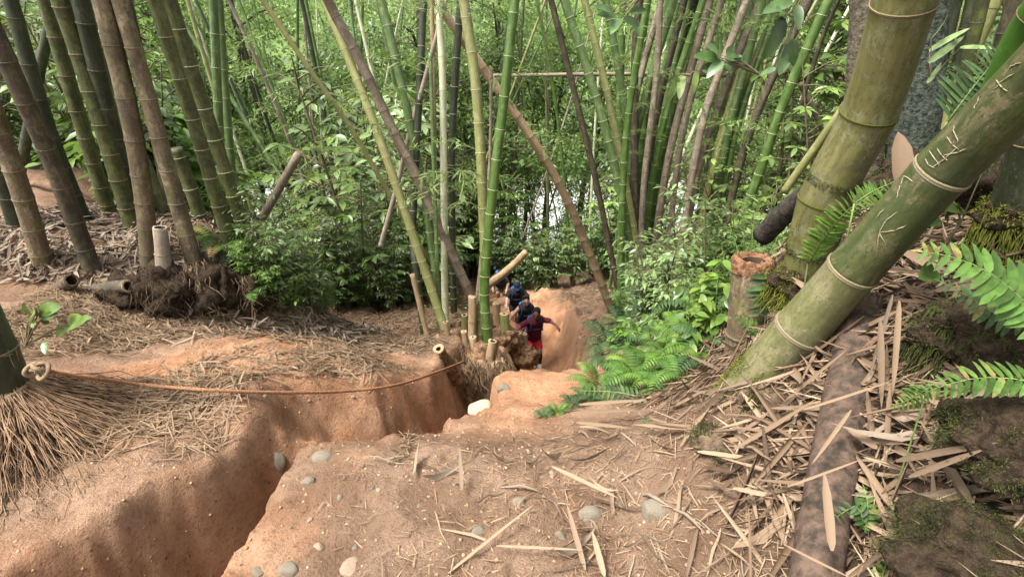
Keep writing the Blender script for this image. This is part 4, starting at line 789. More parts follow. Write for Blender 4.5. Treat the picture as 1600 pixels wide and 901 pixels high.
# left edge: foot of a culm with its broom of roots
BL = big_culm('mossy dark culm foot at the frame edge with a rope tied round', [(0, 604, 2.0, 78), (-22, 540, 2.0, 72), (-66, 440, 2.0, 70), (-130, 300, 1.98, 70)], 'c_dark', (.9, 2), ('node_dark' if False else 'node_tan', 'node_tan'))
rng = np.random.RandomState(14); mb = MB(); p = BL[0].location
fibres(mb, p + Vector((0, 0, -.06)), p + Vector((0, 0, .02)), .105, 1100, .36, .62, rng, .0026, .8, 8, (-2.6, 1.3)); mb.v = [v - np.array(p) for v in mb.v]; tag(mb.build('root_skirt', M['root_left'], BL[0]), kind='stuff')
scratches(BL, [[(8, 550), (2, 556), (18, 552)], [(10, 545), (14, 560), (20, 572)], [(22, 545), (26, 558), (28, 565)]], BL[0])
# rope: three strands twisted together, tied round the culm foot, slack down to the central clump
def twist(mb_list, D, s, r, pitch, q):
    T = unit(np.gradient(interp(D, s, q), axis=0)); ref = np.array([0, 0, 1.0]); U = unit(np.cross(T, ref)); W = np.cross(T, U); c = interp(D, s, q)
    for k, mb in enumerate(mb_list):
        ph = q / pitch * 6.283 + k * 2.094; mb.tube(c + r * .5 * (np.cos(ph)[:, None] * U + np.sin(ph)[:, None] * W), r * .58, 6)
e0 = at(68, 578, 1.93); pts = []; RP = [(68, 578), (130, 589), (220, 600), (330, 609), (440, 613), (540, 611), (620, 601), (680, 582), (728, 563)]
for k, (px, py) in enumerate(RP):
    t = (px - 68) / 669.0; Y = 1.0 / ((1 - t) / 1.93 + t / 5.0); g = min(G(px, py + 9).y, G(px, py).y); pts.append(at(px, py, min(Y, g - .10) if k else 1.93))
rope = thing('rope', 'slack reddish rope strung from the culm foot to the stumps', 'rope', e0); D, s = arc_sample([q - e0 for q in pts], 200)
ms = [MB(), MB(), MB()]; twist(ms, D, s, .0088, .05, np.linspace(0, s[-1], 460))
for m in ms: m.build('strand', M['rope'], rope)
kn = MB(); bl = np.array(BL[0].location - e0) + np.array([0, 0, -.045]); L = []
for k in range(49): t = k / 48 * 6.283 * 2; L.append(bl + np.array([math.cos(t) * .112, math.sin(t) * .112, .018 * math.sin(t * .5) + k * .0006 + .02]))
kn.tube(L, .009, 7); kn.build('coil', M['rope_old'], rope); kn = MB(); L = []
for k in range(60): t = k / 59 * 6.283 * 2.4; L.append(np.array([-.028 + .030 * math.cos(t) + k * .0005, -.01 + .020 * math.sin(t * 1.5), .002 + .028 * math.sin(t)]))
kn.tube(L, .0085, 7); kn.build('knot', M['rope_old'], rope)
# fallen trunk, charred pole, trunks and dark culms at the right
def limb(label, name, spec, mat, cat, seg=14, rough=.02, seed=0, part='stalk', group=None):
    P = [at(px, py, Y) for px, py, Y, w in spec]; rad = [pxm(w, p) / 2 for (_, _, _, w), p in zip(spec, P)]; loc = P[0].copy(); D, s = arc_sample([p - loc for p in P]); q = np.linspace(0, s[-1], 26); rr = np.interp(q, np.linspace(0, s[-1], len(P)), rad)
    root = thing(name, label, cat, loc, group); mb = MB(); mb.tube(interp(D, s, q), rr, seg, True, 0, rough, np.random.RandomState(seed)); mb.build(part, M[mat], root); return root, D, s, q, rr
FT = limb('reddish brown fallen trunk lying down the litter bank', 'fallen_trunk', [(1354, 462, 1.88, 62), (1334, 568, 1.65, 66), (1308, 710, 1.35, 72), (1278, 890, 1.03, 78), (1264, 1000, .89, 80)], 'bark_red', 'log', 26, .022, part='trunk'); FT[0].location.z -= .03
culm_moss(FT, 0, .42, 4200, np.random.RandomState(3), L=.007, mat='moss_dark', bias=.1)
limb('charred black pole pointing down toward the shrubs', 'charred_pole', [(1192, 368, 3.2, 32), (1235, 325, 3.0, 34), (1290, 285, 2.8, 36), (1340, 265, 2.7, 38)], 'bark_black', 'pole', 16, .04)
T1 = limb('dark grey rough-barked trunk between the two thick culms', 'tree_trunk', [(1424, 260, 3.6, 70), (1436, 120, 3.6, 64), (1448, -20, 3.6, 60), (1458, -300, 3.6, 56)], 'bark_grey', 'tree', 20, .05, part='trunk')
T2 = limb('dark bark trunk behind the thick olive culm', 'tree_trunk', [(1340, 330, 4.6, 62), (1352, 140, 4.6, 56), (1360, -20, 4.6, 54), (1368, -300, 4.6, 50)], 'bark', 'tree', 18, .05, part='trunk')
rng = np.random.RandomState(6)
for k in range(15):
    bx = 1440 + k * 9 + rng.normal() * 6; tx = bx + 40 + k * 6 + rng.normal() * 25; Y = rng.uniform(3.4, 5.2)
    culm('dark culm in the shaded clump above the fern bank', [(bx, 262 + rng.uniform(-20, 15)), ((bx + tx) / 2, 120), (tx, -6)], (Y, Y - .1), (rng.uniform(13, 24), rng.uniform(13, 22)), rng.choice(['c_dark', 'c_darkbrown', 'c_mossy', 'c_dark', 'c_olive']), 'node_dark', 'dark culms above the fern bank', 1.6, sink=.3, seed=k, rings=True)
limb('green pole slanting behind the thick olive culm', 'bamboo_pole', [(1225, 300, 5.0, 13), (1310, 180, 4.7, 13), (1345, 130, 4.6, 13)], 'c_olive', 'bamboo')
limb('long thin dead culm lodged level across the forest', 'dead_bamboo', [(770, 118, 10.8, 5), (1000, 116, 10.6, 6), (1200, 119, 10.4, 7), (1345, 124, 10.2, 7)], 'c_brown', 'bamboo')
limb('second level dead culm just above the long lodged one', 'dead_bamboo', [(1240, 108, 9.6, 8), (1300, 106, 9.4, 8), (1350, 105, 9.3, 8)], 'c_grey', 'bamboo')
limb('dark thin dead stick slanting right of the fan-shaped clump', 'dead_stick', [(1250, 170, 7.0, 7), (1285, 60, 6.8, 7), (1320, -20, 6.6, 6)], 'c_darkbrown', 'stick')
limb('dark stick crossing low between fan-shaped clump and olive culm', 'dead_stick', [(1250, 130, 7.4, 9), (1280, 190, 7.4, 9), (1300, 235, 7.4, 9)], 'c_darkbrown', 'stick')
limb('rotten brown tree stump on the forest floor behind the hikers', 'rotten_stump', [(866, 448, 16.3, 13), (865, 432, 16.3, 12), (866, 420, 16.3, 14)], 'bark', 'stump', 12, .12)
# pale felled log the fourth hiker ducks under
lg = limb('pale tan felled log leaning over the trail before the fourth hiker', 'felled_log', [(752, 452, 13.6, 13), (778, 434, 13.4, 13), (800, 416, 13.3, 12), (822, 393, 13.2, 10)], 'c_tan', 'log', 12, .03, part='trunk')
# mossy root skirts and mounds on the litter bank
def mossy(label, px, py, Y, s, n, seed, mat='moss', skirt=0, name='mossy_root_mound', L=.014, bias=-.1, core='humus', drop=.22):
    rng = np.random.RandomState(seed); c = at(px, py, Y); V, F = lump(seed, 4, .4); V = V * np.array(s); root = thing(name, label, 'roots', c); mb = MB(); mb.add(V, F); mb.build('core', M[core], root)
    k = rng.randint(len(V), size=n); P = V[k] + rng.normal(size=(n, 3)) * np.array(s) * .08; N = unit(V[k] / np.array(s) ** 2); keep = (N[:, 2] > -.4) & (fbm(P[:, 0] * 14 + seed, P[:, 1] * 14 + P[:, 2] * 9, 3) > bias); P = P[keep]; N = N[keep]
    m2 = MB(); moss_tufts(m2, P, N, rng, L); tag(m2.build('moss', M[mat], root), kind='stuff')
    if skirt:
        fb = MB(); fibres(fb, c + Vector((0, 0, s[2] * .2)), c + Vector((0, 0, s[2] * .9)), s[0] * .75, skirt, drop, s[0] * .7, rng, .003, .5, 6, ground=False); fb.v = [v - np.array(c) for v in fb.v]; tag(fb.build('root_fibres', M[mat], root), kind='stuff')
    return root
mossy('dark earthy mossy mound in the bottom corner', 1545, 880, .92, (.20, .18, .12), 60000, 61, 'moss_dark', 0, bias=-.2, L=.006, drop=.12, core='humus')
mossy('mossy earth shoulder above the corner mound', 1585, 700, 1.05, (.14, .14, .09), 26000, 67, 'moss_dark', 0, bias=-.2, L=.009, drop=.16, core='humus')
mossy('mossy earth bulge between the two near fern fronds', 1590, 540, 1.35, (.16, .14, .12), 22000, 68, 'moss_dark', 0, bias=-.2, L=.010, drop=.2, core='humus')
mossy('dark mossy earth step below the dark culms', 1500, 290, 2.5, (.35, .3, .16), 9000, 69, 'moss_dark', 160, bias=-.2, L=.014, drop=.2, core='humus')
mossy('mossy root skirt at the foot of the edge culm', 1585, 335, 1.75, (.09, .09, .06), 2600, 62, 'moss', 260, bias=-.5)
mossy('dark mossy root skirt under the upper near fern', 1505, 520, 1.5, (.13, .12, .09), 3000, 63, 'moss_dark', 320, bias=-.5, drop=.3)
mossy('shaggy dark root mass under the leaning culm foot', 1205, 655, 1.78, (.14, .13, .15), 3200, 64, 'moss_dark', 150, core='root_dark', bias=.15)
mossy('brown shaggy root foot of the thick olive culm', 1250, 440, 2.2, (.12, .12, .07), 5000, 65, 'moss', 300, core='humus', bias=-.3, drop=.16)
mossy('low greenish moss cushion left of the shaggy root mass', 1135, 690, 1.72, (.12, .09, .035), 5000, 66, 'moss_dark', 0, core='root_dark', bias=0)
big_culm('dark culm foot at the very edge above the mossy skirt', [(1590, 320, 1.75, 70), (1612, 240, 1.72, 64), (1640, 120, 1.68, 60)], 'c_dark', (1.2,), ('node_tan',))
# ------------------------------------------------------------------ dry leaves, straw, stones
def litter(name, label, xs, ys, n, Lr, Wr, mat, tmpl, seed, mask=None, tilt=.25, lift=.006, yaw=None, cat='litter'):
    rng = np.random.RandomState(seed); x = rng.uniform(*xs, n * 3); y = rng.uniform(*ys, n * 3)
    if mask is not None: k = mask(x, y) > rng.rand(n * 3); x, y = x[k], y[k]
    x, y = x[:n], y[:n]; n = len(x); N = normal(x, y); a = rng.uniform(0, 6.283, n) if yaw is None else yaw(x, y, rng)
    d = np.stack([np.cos(a), np.sin(a), np.zeros(n)], -1); d = unit(d - N * (d * N).sum(-1, keepdims=True)); L = rng.uniform(*Lr, n); W = rng.uniform(*Wr, n); P = np.stack([x, y, H(x, y)], -1)
    d = unit(d + N * rng.normal(size=(n, 1)) * tilt * .5); lo = P + N * (lift + rng.uniform(0, lift * 3, (n, 1))) - d * L[:, None] * .5; Z = unit(N + rng.normal(size=(n, 3)) * tilt)
    mb = MB(); cloud(mb, *tmpl, lo, d, Z, L, W); o = mb.build(name, M[mat]); tag(o, label, cat, kind='stuff'); return o
def patch(f=1.6, lo=-.25, hi=.35, off=0): return lambda x, y: sm(lo, hi, fbm(x * f + off, y * f - off, 3))
def leftside(x, y): return np.where(x < -.5, y - 2.06 > .93 * (x + 1.04), x < -.46) * 1.0
def notrench(x, y): _, q, _ = trench(x, y, base_h(x, y)); return sm(.6, 1.3, q)
litter('straw_litter', 'fine dry straw strewn over the earth bank left of the gully', (-3.6, .2), (1.8, 5.2), 20000, (.05, .17), (.003, .008), 'straw', LEAF_STRAW, 1, lambda x, y: leftside(x, y) * patch(1.3, -.9, .3)(x, y) * sm(.5, 1.5, trench(x, y, base_h(x, y))[1]) * notrench(x, y) * sm(1.8, 2.4, y + .25 * x + .5), .18)
litter('straw_litter', 'longer dry leaf strips strewn over the earth bank left of the gully', (-3.4, .1), (2.1, 5.0), 2400, (.09, .24), (.008, .016), 'dry', LEAF_DRY, 21, lambda x, y: leftside(x, y) * patch(1.1, -.5, .4, 3)(x, y) * sm(.6, 1.6, trench(x, y, base_h(x, y))[1]) * notrench(x, y) * sm(.3, -.2, x + .1 * y), .25)
litter('straw_litter', 'dry leaves and straw behind the earth bank beside the central clump', (-3.2, .3), (4.2, 8.2), 5200, (.07, .2), (.006, .016), 'straw', LEAF_STRAW, 2, lambda x, y: patch(1.2, -.5, .2)(x, y) * notrench(x, y))
litter('leaf_litter', 'pale dry bamboo leaves heaped on the bamboo mound', (-4.6, -1.5), (4.0, 6.2), 5200, (.09, .24), (.012, .028), 'dry_grey', LEAF_DRY, 3, lambda x, y: sm(3.95, 4.15, y + .0 * x), .5, .014)
litter('straw_litter', 'dry leaves scattered on the trail behind the hikers', (-1.5, 3.2), (8.5, 18), 3200, (.06, .2), (.008, .02), 'straw', LEAF_STRAW, 4, lambda x, y: notrench(x, y) * .9)
litter('straw_litter', 'scraps of straw on the clay hump and ledge', (-.7, 1.8), (2.4, 5.2), 900, (.03, .12), (.003, .008), 'straw', LEAF_STRAW, 5, lambda x, y: notrench(x, y) * patch(2.0, -.1, .6)(x, y) * sm(.2, .9, x))
litter('straw_litter', 'crumbs and slivers of straw on the bare ledge', (-1.1, 1.2), (.8, 2.3), 2600, (.015, .07), (.0015, .004), 'straw', LEAF_STRAW, 6, lambda x, y: notrench(x, y) * sm(-.9, .4, x + .3 * fbm(x * 3, y * 3)), .2, .004)
bank = lambda x, y: sm(.52, 1.0, x - .10 * (y - 1.2) + .1 * fbm(x * 3, y * 3, 2))
down = lambda x, y, r: np.where(r.rand(len(x)) < .6, 2.6 + r.normal(size=len(x)) * .55, r.uniform(0, 6.283, len(x)))
litter('leaf_litter', 'brown dry sheaths and leaves thick on the steep bank', (.4, 3.2), (.5, 3.4), 3400, (.10, .36), (.008, .024), 'sheath', LEAF_CURL, 7, bank, .45, .012, down)
litter('leaf_litter', 'thin dry leaf strips tangled over the steep bank', (.35, 3.0), (.5, 3.2), 5200, (.08, .28), (.003, .009), 'dry', LEAF_DRY, 8, bank, .5, .012, down)
litter('leaf_litter', 'leaf mould on the floor below the fan-shaped clump', (1.0, 6), (4.0, 10), 2600, (.08, .22), (.012, .026), 'dry_grey', LEAF_DRY, 9, None, .5, .012)
litter('ground_cover', 'small low weeds covering the forest edge floor', (-4.5, 5.5), (5.6, 15), 9000, (.04, .10), (.02, .045), 'leaf_mid', LEAF_SIMPLE, 10, lambda x, y: np.clip(sm(.4, 1.5, np.abs(x - .7) - .35 - .05 * y) * patch(.9, -.3, .3, 7)(x, y) * sm(6.6, 8.2, y + np.maximum(x, 0) * 1.6), 0, 1), .8, .05, cat='weeds')
# the 290 dry leaves and sheaths that show largest, one by one
DL = []
for k in range(16):
    r = np.random.RandomState(100 + k); T, F = leaf_template([(0, .35), (.06, .5), (.2, .8 + r.rand() * .15), (.45, 1.0), (.7, .75 + r.rand() * .2), (.88, .35 + r.rand() * .15), (1, 0)], r.uniform(.05, .55), 0); T = flat_leaf(T, r.uniform(.03, .08)); u = T[:, 0]; T[:, 1] += .10 * r.normal() * u ** 2 + .012 * np.sin(u * 9 + r.rand() * 6); T[:, 2] += .34 * r.normal() * (u - .5) ** 2 * 2 + .035 * np.sin(u * 7 + r.rand() * 6) + T[:, 1] * r.normal() * 1.2 * u; DL.append((T, F))
DLM = []
for k, (T, F) in enumerate(DL):
    for mname in ('dry', 'sheath', 'dry_grey'):
        mb = MB(); mb.add(T, F); DLM.append(mb.mesh('dry_leaf', M[mname]))
rng = np.random.RandomState(55); cnt = 0
def lay(x, y, L, a, label, group, rng, tilt=.15, ws=1.0, lift=.012, meshes=DLM, name='dry_leaf'):
    n = normal(np.array([x]), np.array([y]))[0]; z = Hs(x, y); d = np.array([math.cos(a), math.sin(a), 0]); d = unit(d - n * d.dot(n) + n * rng.normal() * tilt * .4); zz = unit(n + rng.normal(size=3) * tilt); yv = unit(np.cross(zz, d)); zz = np.cross(d, yv)
    o = link(name, meshes[rng.randint(len(meshes))]); p = np.array([x, y, z]) + n * (lift * rng.uniform(.5, 1.8)) - d * L * .5
    m = Matrix(((d[0], yv[0], zz[0], p[0]), (d[1], yv[1], zz[1], p[1]), (d[2], yv[2], zz[2], p[2]), (0, 0, 0, 1))); o.matrix_world = m @ Matrix.Diagonal((L, L * ws, L, 1)); return tag(o, label, 'leaf', group)
while cnt < 150:
    x = rng.uniform(-.7, 1.0); y = rng.uniform(.95, 2.2)
    if rng.rand() > (.12 + .88 * sm(-.45, .45, x)) or notrench(np.array([x]), np.array([y]))[0] < .9: continue
    lay(x, y, rng.uniform(.07, .24), rng.uniform(0, 6.283), 'dry tan bamboo leaf lying on the bare stony ledge', 'dry leaves on the ledge', rng, ws=rng.uniform(.7, 1.1)); cnt += 1
while cnt < 290:
    x = rng.uniform(.55, 2.1); y = rng.uniform(.6, 2.7); p = project((x, y, Hs(x, y)))
    if bank(np.array([x]), np.array([y]))[0] < .5 or not (950 < p[0] < 1640 and 200 < p[1] < 930): continue
    lay(x, y, rng.uniform(.16, .44), 2.6 + rng.normal() * .7 if rng.rand() < .6 else rng.uniform(0, 6.283), 'dry brown bamboo sheath lying on the steep littered bank', 'dry sheaths on the steep bank', rng, .35, rng.uniform(.8, 1.4), .018, meshes=DLM[1::3] + DLM[1::3] + DLM[2::3], name='dry_sheath'); cnt += 1
# particular pieces of litter
def strip(label, a, b, Y0, Y1, w, mat='sheath', name='dry_sheath', bow=.02):
    p = at(*a, Y0); q = at(*b, Y1); L = (q - p).length; mb = MB(); T, F = LEAF_DRY; T = leaf_template([(0, .3), (.1, .8), (.35, 1.0), (.7, .85), (.9, .4), (1, 0)], .25, bow); X = np.array(q - p); loc = p
    cloud(mb, T[0], T[1], np.zeros((1, 3)), [X], [np.array([-.25, -.5, .8])], L, pxm(w * .5, p)); o = mb.build(name, M[mat]); o.location = loc; return tag(o, label, 'leaf')
strip('pale upright pointed sheath standing on the fallen trunk', (1300, 860), (1288, 735), .93, 1.08, 30); strip('pinkish grey broad sheath blade behind the leaning culm', (1412, 300), (1404, 205), 2.25, 2.35, 66, 'sheath')
strip('long brown strip crossing the fallen trunk', (1290, 590), (1415, 670), 1.62, 1.36, 12, 'sheath'); strip('straight brown stick-like strip before the trunk head', (1225, 628), (1323, 545), 1.7, 1.6, 10, 'sheath')
strip('long pale strip hanging down the bank behind the trunk', (1395, 460), (1358, 590), 1.62, 1.5, 12, 'dry_grey'); strip('tan strip hanging beside the pale one on the bank', (1375, 500), (1378, 640), 1.56, 1.42, 20, 'sheath'); strip('brown upright strip hanging on the bank face', (1405, 470), (1395, 620), 1.55, 1.42, 18, 'sheath')
strip('curled tan sheath at the trunk side', (1370, 700), (1318, 665), 1.3, 1.36, 26, 'sheath'); strip('long tan leaf lying across the bank below the ferns', (1400, 720), (1560, 690), 1.12, 1.0, 22, 'sheath'); strip('pale long leaf lying below the tan one', (1420, 745), (1540, 700), 1.08, 1.0, 18, 'dry')
strip('pale flat leaf beside the dark root hollow', (1090, 705), (1190, 718), 1.62, 1.55, 14, 'dry'); strip('pale leaf spanning the dark soil by the trunk', (1145, 762), (1255, 785), 1.42, 1.36, 16, 'dry')
strip('forked pale upright leaf on the ledge', (722, 765), (718, 698), 1.62, 1.78, 13, 'dry'); strip('broad tan leaf pointing up on the ledge', (915, 890), (885, 785), 1.3, 1.5, 18, 'dry'); strip('broad tan leaf beside the pointing one', (945, 900), (925, 828), 1.28, 1.4, 20, 'dry')
strip('long thin tan stick leaf on the ledge', (775, 852), (912, 858), 1.36, 1.34, 9, 'dry'); strip('long straight tan strip slanting on the ledge', (700, 895), (835, 785), 1.28, 1.5, 10, 'dry'); strip('long pale leaf slanting down the ledge', (862, 728), (968, 778), 1.64, 1.52, 12, 'dry')
for a, b, Y0, Y1, lab in [((905, 632), (1010, 624), 2.2, 2.2, 'upper'), ((890, 645), (1000, 640), 2.1, 2.1, 'middle'), ((900, 660), (985, 668), 2.0, 1.98, 'lower')]: strip('%s of three long tan sheaths lying along the ledge edge' % lab, a, b, Y0, Y1, 12, 'sheath')
for a, b, lab in [((1130, 600), (1060, 700), 'longest'), ((1150, 590), (1085, 655), 'widest'), ((1120, 640), (1045, 720), 'palest'), ((1140, 640), (1075, 690), 'shortest')]: strip('%s dry sheath in the bundle at the leaning culm foot' % lab, a, b, 2.0, 1.75, 16, 'sheath')
for k, (a, b, Y0, Y1, w) in enumerate([((1255, 640), (1390, 600), 1.5, 1.5, 9), ((1230, 760), (1345, 720), 1.2, 1.22, 8), ((1330, 640), (1265, 730), 1.42, 1.3, 12), ((1225, 850), (1330, 905), 1.02, .95, 8)]):
    strip(['upper', 'middle', 'slanting', 'lowest'][k] + ' dry strip draped over the fallen trunk', a, b, Y0 - .06, Y1 - .06, w, 'sheath', bow=-.1)
# a thin white stick at the lower left
limb('thin whitish stick lying on the clay at the frame edge', 'stick', [(-10, 798, 1.7, 9), (30, 818, 1.66, 9), (75, 835, 1.62, 7)], 'c_grey', 'stick', 8); limb('tan split cane lying below the whitish stick', 'stick', [(-10, 846, 1.5, 9), (60, 840, 1.5, 9), (155, 842, 1.48, 5)], 'c_tan', 'stick', 6)
# stones
STM = []
for k in range(8):
    V, F = lump(200 + k, 3, .16, 1.1); r = np.random.RandomState(k)
    for _ in range(9): nn = unit(r.normal(size=3)); d = r.uniform(.62, .85); e = V @ nn - d; V = V - np.maximum(e, 0)[:, None] * nn * .92
    for m in ('stone', 'stone_brown', 'stone_pale'): mb = MB(); mb.add(V, F); STM.append(mb.mesh('stone', M[m]))
def stone(px, py, w, h, label, mi=0, group=None, rot=0.0, sink=.45, rng=np.random.RandomState(3)):
    g = G(px, py) if 'mouth' not in label else at(px, py, 3.0); s = pxm(w, g) / 2; o = link('stone', STM[(rng.randint(8)) * 3 + mi]); hh = pxm(h, g) / 2; o.location = g + Vector((0, 0, -hh * sink)); o.scale = (s, s * .8, hh); o.rotation_euler = (rng.normal() * .15, rng.normal() * .15, rot); return tag(o, label, 'stone', group)
for a in [(500, 715, 44, 26, 'rounded pale grey stone on the gully lip', 0), (480, 752, 28, 20, 'small grey stone below the rounded one on the lip', 0), (1026, 796, 58, 42, 'largest smooth greenish grey stone on the ledge', 0), (922, 806, 50, 44, 'angular grey stone between the big leaves and the largest stone', 0),
          (878, 838, 30, 38, 'upright grey stone left of the angular one', 0), (810, 786, 28, 28, 'pointed grey stone in the middle of the ledge litter', 0), (746, 829, 34, 24, 'flat pale stone left of the pointed one', 0), (548, 886, 50, 36, 'brown and grey stone at the bottom of the ledge', 1),
          (452, 890, 38, 32, 'grey stone in the bottom corner of the lip', 0), (405, 895, 24, 18, 'little stone at the very bottom of the lip', 0), (752, 633, 44, 22, 'pale yellowish boulder in the mouth of the gully', 2), (434, 722, 26, 40, 'bluish grey stone wedged in the gully lip', 0),
          (788, 606, 24, 20, 'grey slab stuck between root mass and clay hump', 0), (497, 853, 20, 14, 'small buff stone on the bare part of the ledge', 1), (655, 793, 13, 12, 'tiny dark stone in the ledge centre', 0), (288, 491, 34, 16, 'mauve grey stone half buried below the mound', 0), (150, 494, 30, 14, 'mauve grey stone on the straw bank', 0),
          (236, 728, 14, 14, 'small orange-brown stone in the gully side', 1), (235, 700, 12, 10, 'tiny grey stone in the gully side', 0), (1390, 725, 22, 18, 'small stone at the trunk side', 1), (60, 700, 14, 12, 'small pebble among the root broom', 1)]:
    stone(a[0], a[1], a[2], a[3], a[4], a[5])
rng = np.random.RandomState(70)
for k in range(70):
    px = rng.uniform(330, 1080); py = rng.uniform(705, 898); g = G(px, py)
    if notrench(np.array([g.x]), np.array([g.y]))[0] < .8: continue
    w = rng.uniform(5, 15); stone(px, py, w, w * .7, 'small pebble embedded in the earth of the ledge', rng.randint(2), 'pebbles on the ledge', rng.uniform(0, 6.28), .4, rng)
for k in range(24):
    px = rng.uniform(120, 700); py = rng.uniform(520, 680); w = rng.uniform(4, 11); stone(px, py, w, w * .6, 'small pebble on the straw-covered bank', 1, 'pebbles on the bank', rng.uniform(0, 6.28), .4, rng)
V, F = lump(3, 1, .3); rng = np.random.RandomState(71); n = 6000; x = rng.uniform(-2.1, 1.1, n); y = rng.uniform(.7, 4.2, n); s = .0014 + .007 * rng.rand(n) ** 4; P = np.stack([x, y, H(x, y)], -1); mb = MB(); mb.add((P[:, None] + V[None] * s[:, None, None]).reshape(-1, 3), (F[None] + (np.arange(n) * len(V))[:, None, None]).reshape(-1, 3)); tag(mb.build('soil_crumbs', plain('crumb', (.20, .11, .06), (.38, .24, .15), 5)), 'crumbs of earth and grit on the clay', 'soil', kind='stuff')
# ------------------------------------------------------------------ ferns and leafy sprigs close by: every leaflet a piece
LFM = {}
def leaflet_mesh(mat, ratio):
    if (mat, ratio) not in LFM:
        T = leaf_template([(0, .35), (.1, .8), (.35, 1.0), (.65, .85), (.88, .45), (1, 0)], .12, .18); V = flat_leaf(T[0], ratio); mb = MB(); mb.add(V, T[1]); LFM[(mat, ratio)] = mb.mesh('leaflet', M[mat])
    return LFM[(mat, ratio)]
def basis(d, n):
    d = unit(np.array(d)); y = unit(np.cross(n, d)); z = np.cross(d, y); return d, y, z
def leaf_obj(name, me, p, d, n, L, parent):
    d, y, z = basis(d, n); o = link(name, me, parent); o.matrix_local = Matrix(((d[0] * L, y[0] * L, z[0] * L, p[0]), (d[1] * L, y[1] * L, z[1] * L, p[1]), (d[2] * L, y[2] * L, z[2] * L, p[2]), (0, 0, 0, 1))); return o
def frond(label, pix, Y, n, Lpx, mat='fern', ratio=.3, N=(0, -.55, .85), parent=None, seed=0, taper=(.75, 1.0, .35), lean=.35, name='fern_frond', gap=.04):
    rng = np.random.RandomState(seed + n); P = [at(px, py, Y[0] + (Y[1] - Y[0]) * i / (len(pix) - 1)) for i, (px, py) in enumerate(pix)]; loc = P[0].copy() if parent is None else parent.location.copy(); D, s = arc_sample([p - loc for p in P], 80); N = unit(np.array(N))
    root = thing(name, label, 'fern', loc) if parent is None else None
    mb = MB(); r = pxm(2.6, P[0]) / 2; mb.tube(interp(D, s, np.linspace(0, s[-1], 8)), np.linspace(r, r * .4, 8), 5); stalk_o = mb.build('rachis', M['stem_green'], root or parent); me = leaflet_mesh(mat, ratio)
    if parent is None:
        gz = Hs(P[0].x + .04, P[0].y + .03) - loc.z
        if gz < -.02: pm_ = MB(); pm_.tube(spline([(0, 0, 0), (.02, .015, gz * .5), (.04, .03, gz - .02)], 6), r * 1.1, 5); pm_.build('petiole', M['stem_green'], root)
    for i in range(n):
        u = .06 + .92 * i / (n - 1); q = u * s[-1]; p = interp(D, s, [q])[0]; T = unit(interp(D, s, [min(q + .01, s[-1])])[0] - interp(D, s, [q - .01])[0]); S = unit(np.cross(N, T)); L = pxm(Lpx, P[0]) * np.interp(u, [0, .35, 1], taper)
        for sd in (-1, 1): leaf_obj('leaflet', me, p, S * sd + T * (lean + rng.normal() * .06) + N * rng.normal() * .10, N + rng.normal(size=3) * .12, L * rng.uniform(.92, 1.06), stalk_o)
    leaf_obj('leaflet', me, D[-1], D[-1] - D[-4], N, pxm(Lpx, P[0]) * .28, stalk_o); return root
frond('bright near fern frond arching in from the frame edge', [(1640, 520), (1600, 470), (1545, 425), (1490, 402), (1442, 393)], (1.18, 1.3), 15, 64, N=(-.1, -.6, .8), lean=.45)
frond('light green near fern frond lying over the dry leaves', [(1650, 605), (1590, 592), (1530, 590), (1475, 602), (1436, 618)], (1.02, 1.14), 17, 40, N=(0, -.55, .85))
frond('small light fern frond beside the larger low frond', [(1450, 606), (1425, 622), (1396, 634)], (1.15, 1.2), 9, 24, N=(0, -.55, .85))
frond('green fern frond in the shade under the upper near frond', [(1600, 510), (1555, 490), (1500, 455), (1470, 440)], (1.3, 1.36), 12, 36, 'fern_dull', N=(0, -.6, .8))
frond('bright narrow fern frond in front of the thick olive culm', [(1262, 412), (1290, 368), (1325, 328), (1372, 300)], (1.98, 1.9), 22, 38, 'leaf_bright', .2, (.3, -.8, .5), taper=(.6, 1, .4))
frond('pale fern tip beside the thick olive culm', [(1335, 318), (1362, 300), (1392, 286)], (1.86, 1.84), 9, 24, 'fern', .3, (.1, -.7, .7))
frond('dark green fern frond hanging above the leaning culm', [(1480, 190), (1510, 150), (1540, 112), (1562, 84)], (2.3, 2.35), 14, 52, 'fern_dull', .2, (.2, -.8, .5), taper=(.8, 1, .5))
frond('fern frond hanging down the hollow reddish stump', [(1205, 428), (1196, 455), (1186, 492)], (2.28, 2.26), 8, 34, 'fern_dull', .28, (.1, -.9, .4), taper=(1, .9, .5), lean=.2)
frond('tiny round-leaved fern sprig on the hollow reddish stump', [(1186, 520), (1170, 508), (1150, 494)], (2.24, 2.24), 6, 14, 'fern', .55, (0, -.9, .4))
frond('small feathery fern at the fallen trunk side', [(1350, 820), (1340, 790), (1318, 800), (1300, 812)], (1.1, 1.14), 9, 20, 'fern_dull', .35); frond('small bluish fern sprig at the fallen trunk side', [(1352, 830), (1356, 790), (1350, 762)], (1.1, 1.16), 8, 24, 'fern', .35)
frond('bright little leaf pair at the bottom of the bank', [(1376, 905), (1382, 888), (1388, 868)], (.98, 1.02), 4, 20, 'leaf_bright', .55)
frond('little blue-green fern growing on the ledge', [(1000, 702), (1003, 680), (1012, 654)], (2.0, 2.1), 9, 20, 'fern_dull', .4); frond('smaller blue-green fern beside the little one on the ledge', [(1038, 690), (1036, 670), (1042, 652)], (2.02, 2.1), 7, 14, 'fern_dull', .4)
frond('low dull fern frond drooping over the ledge edge', [(1010, 622), (960, 612), (905, 610)], (2.7, 2.75), 14, 18, 'fern_dull', .3)
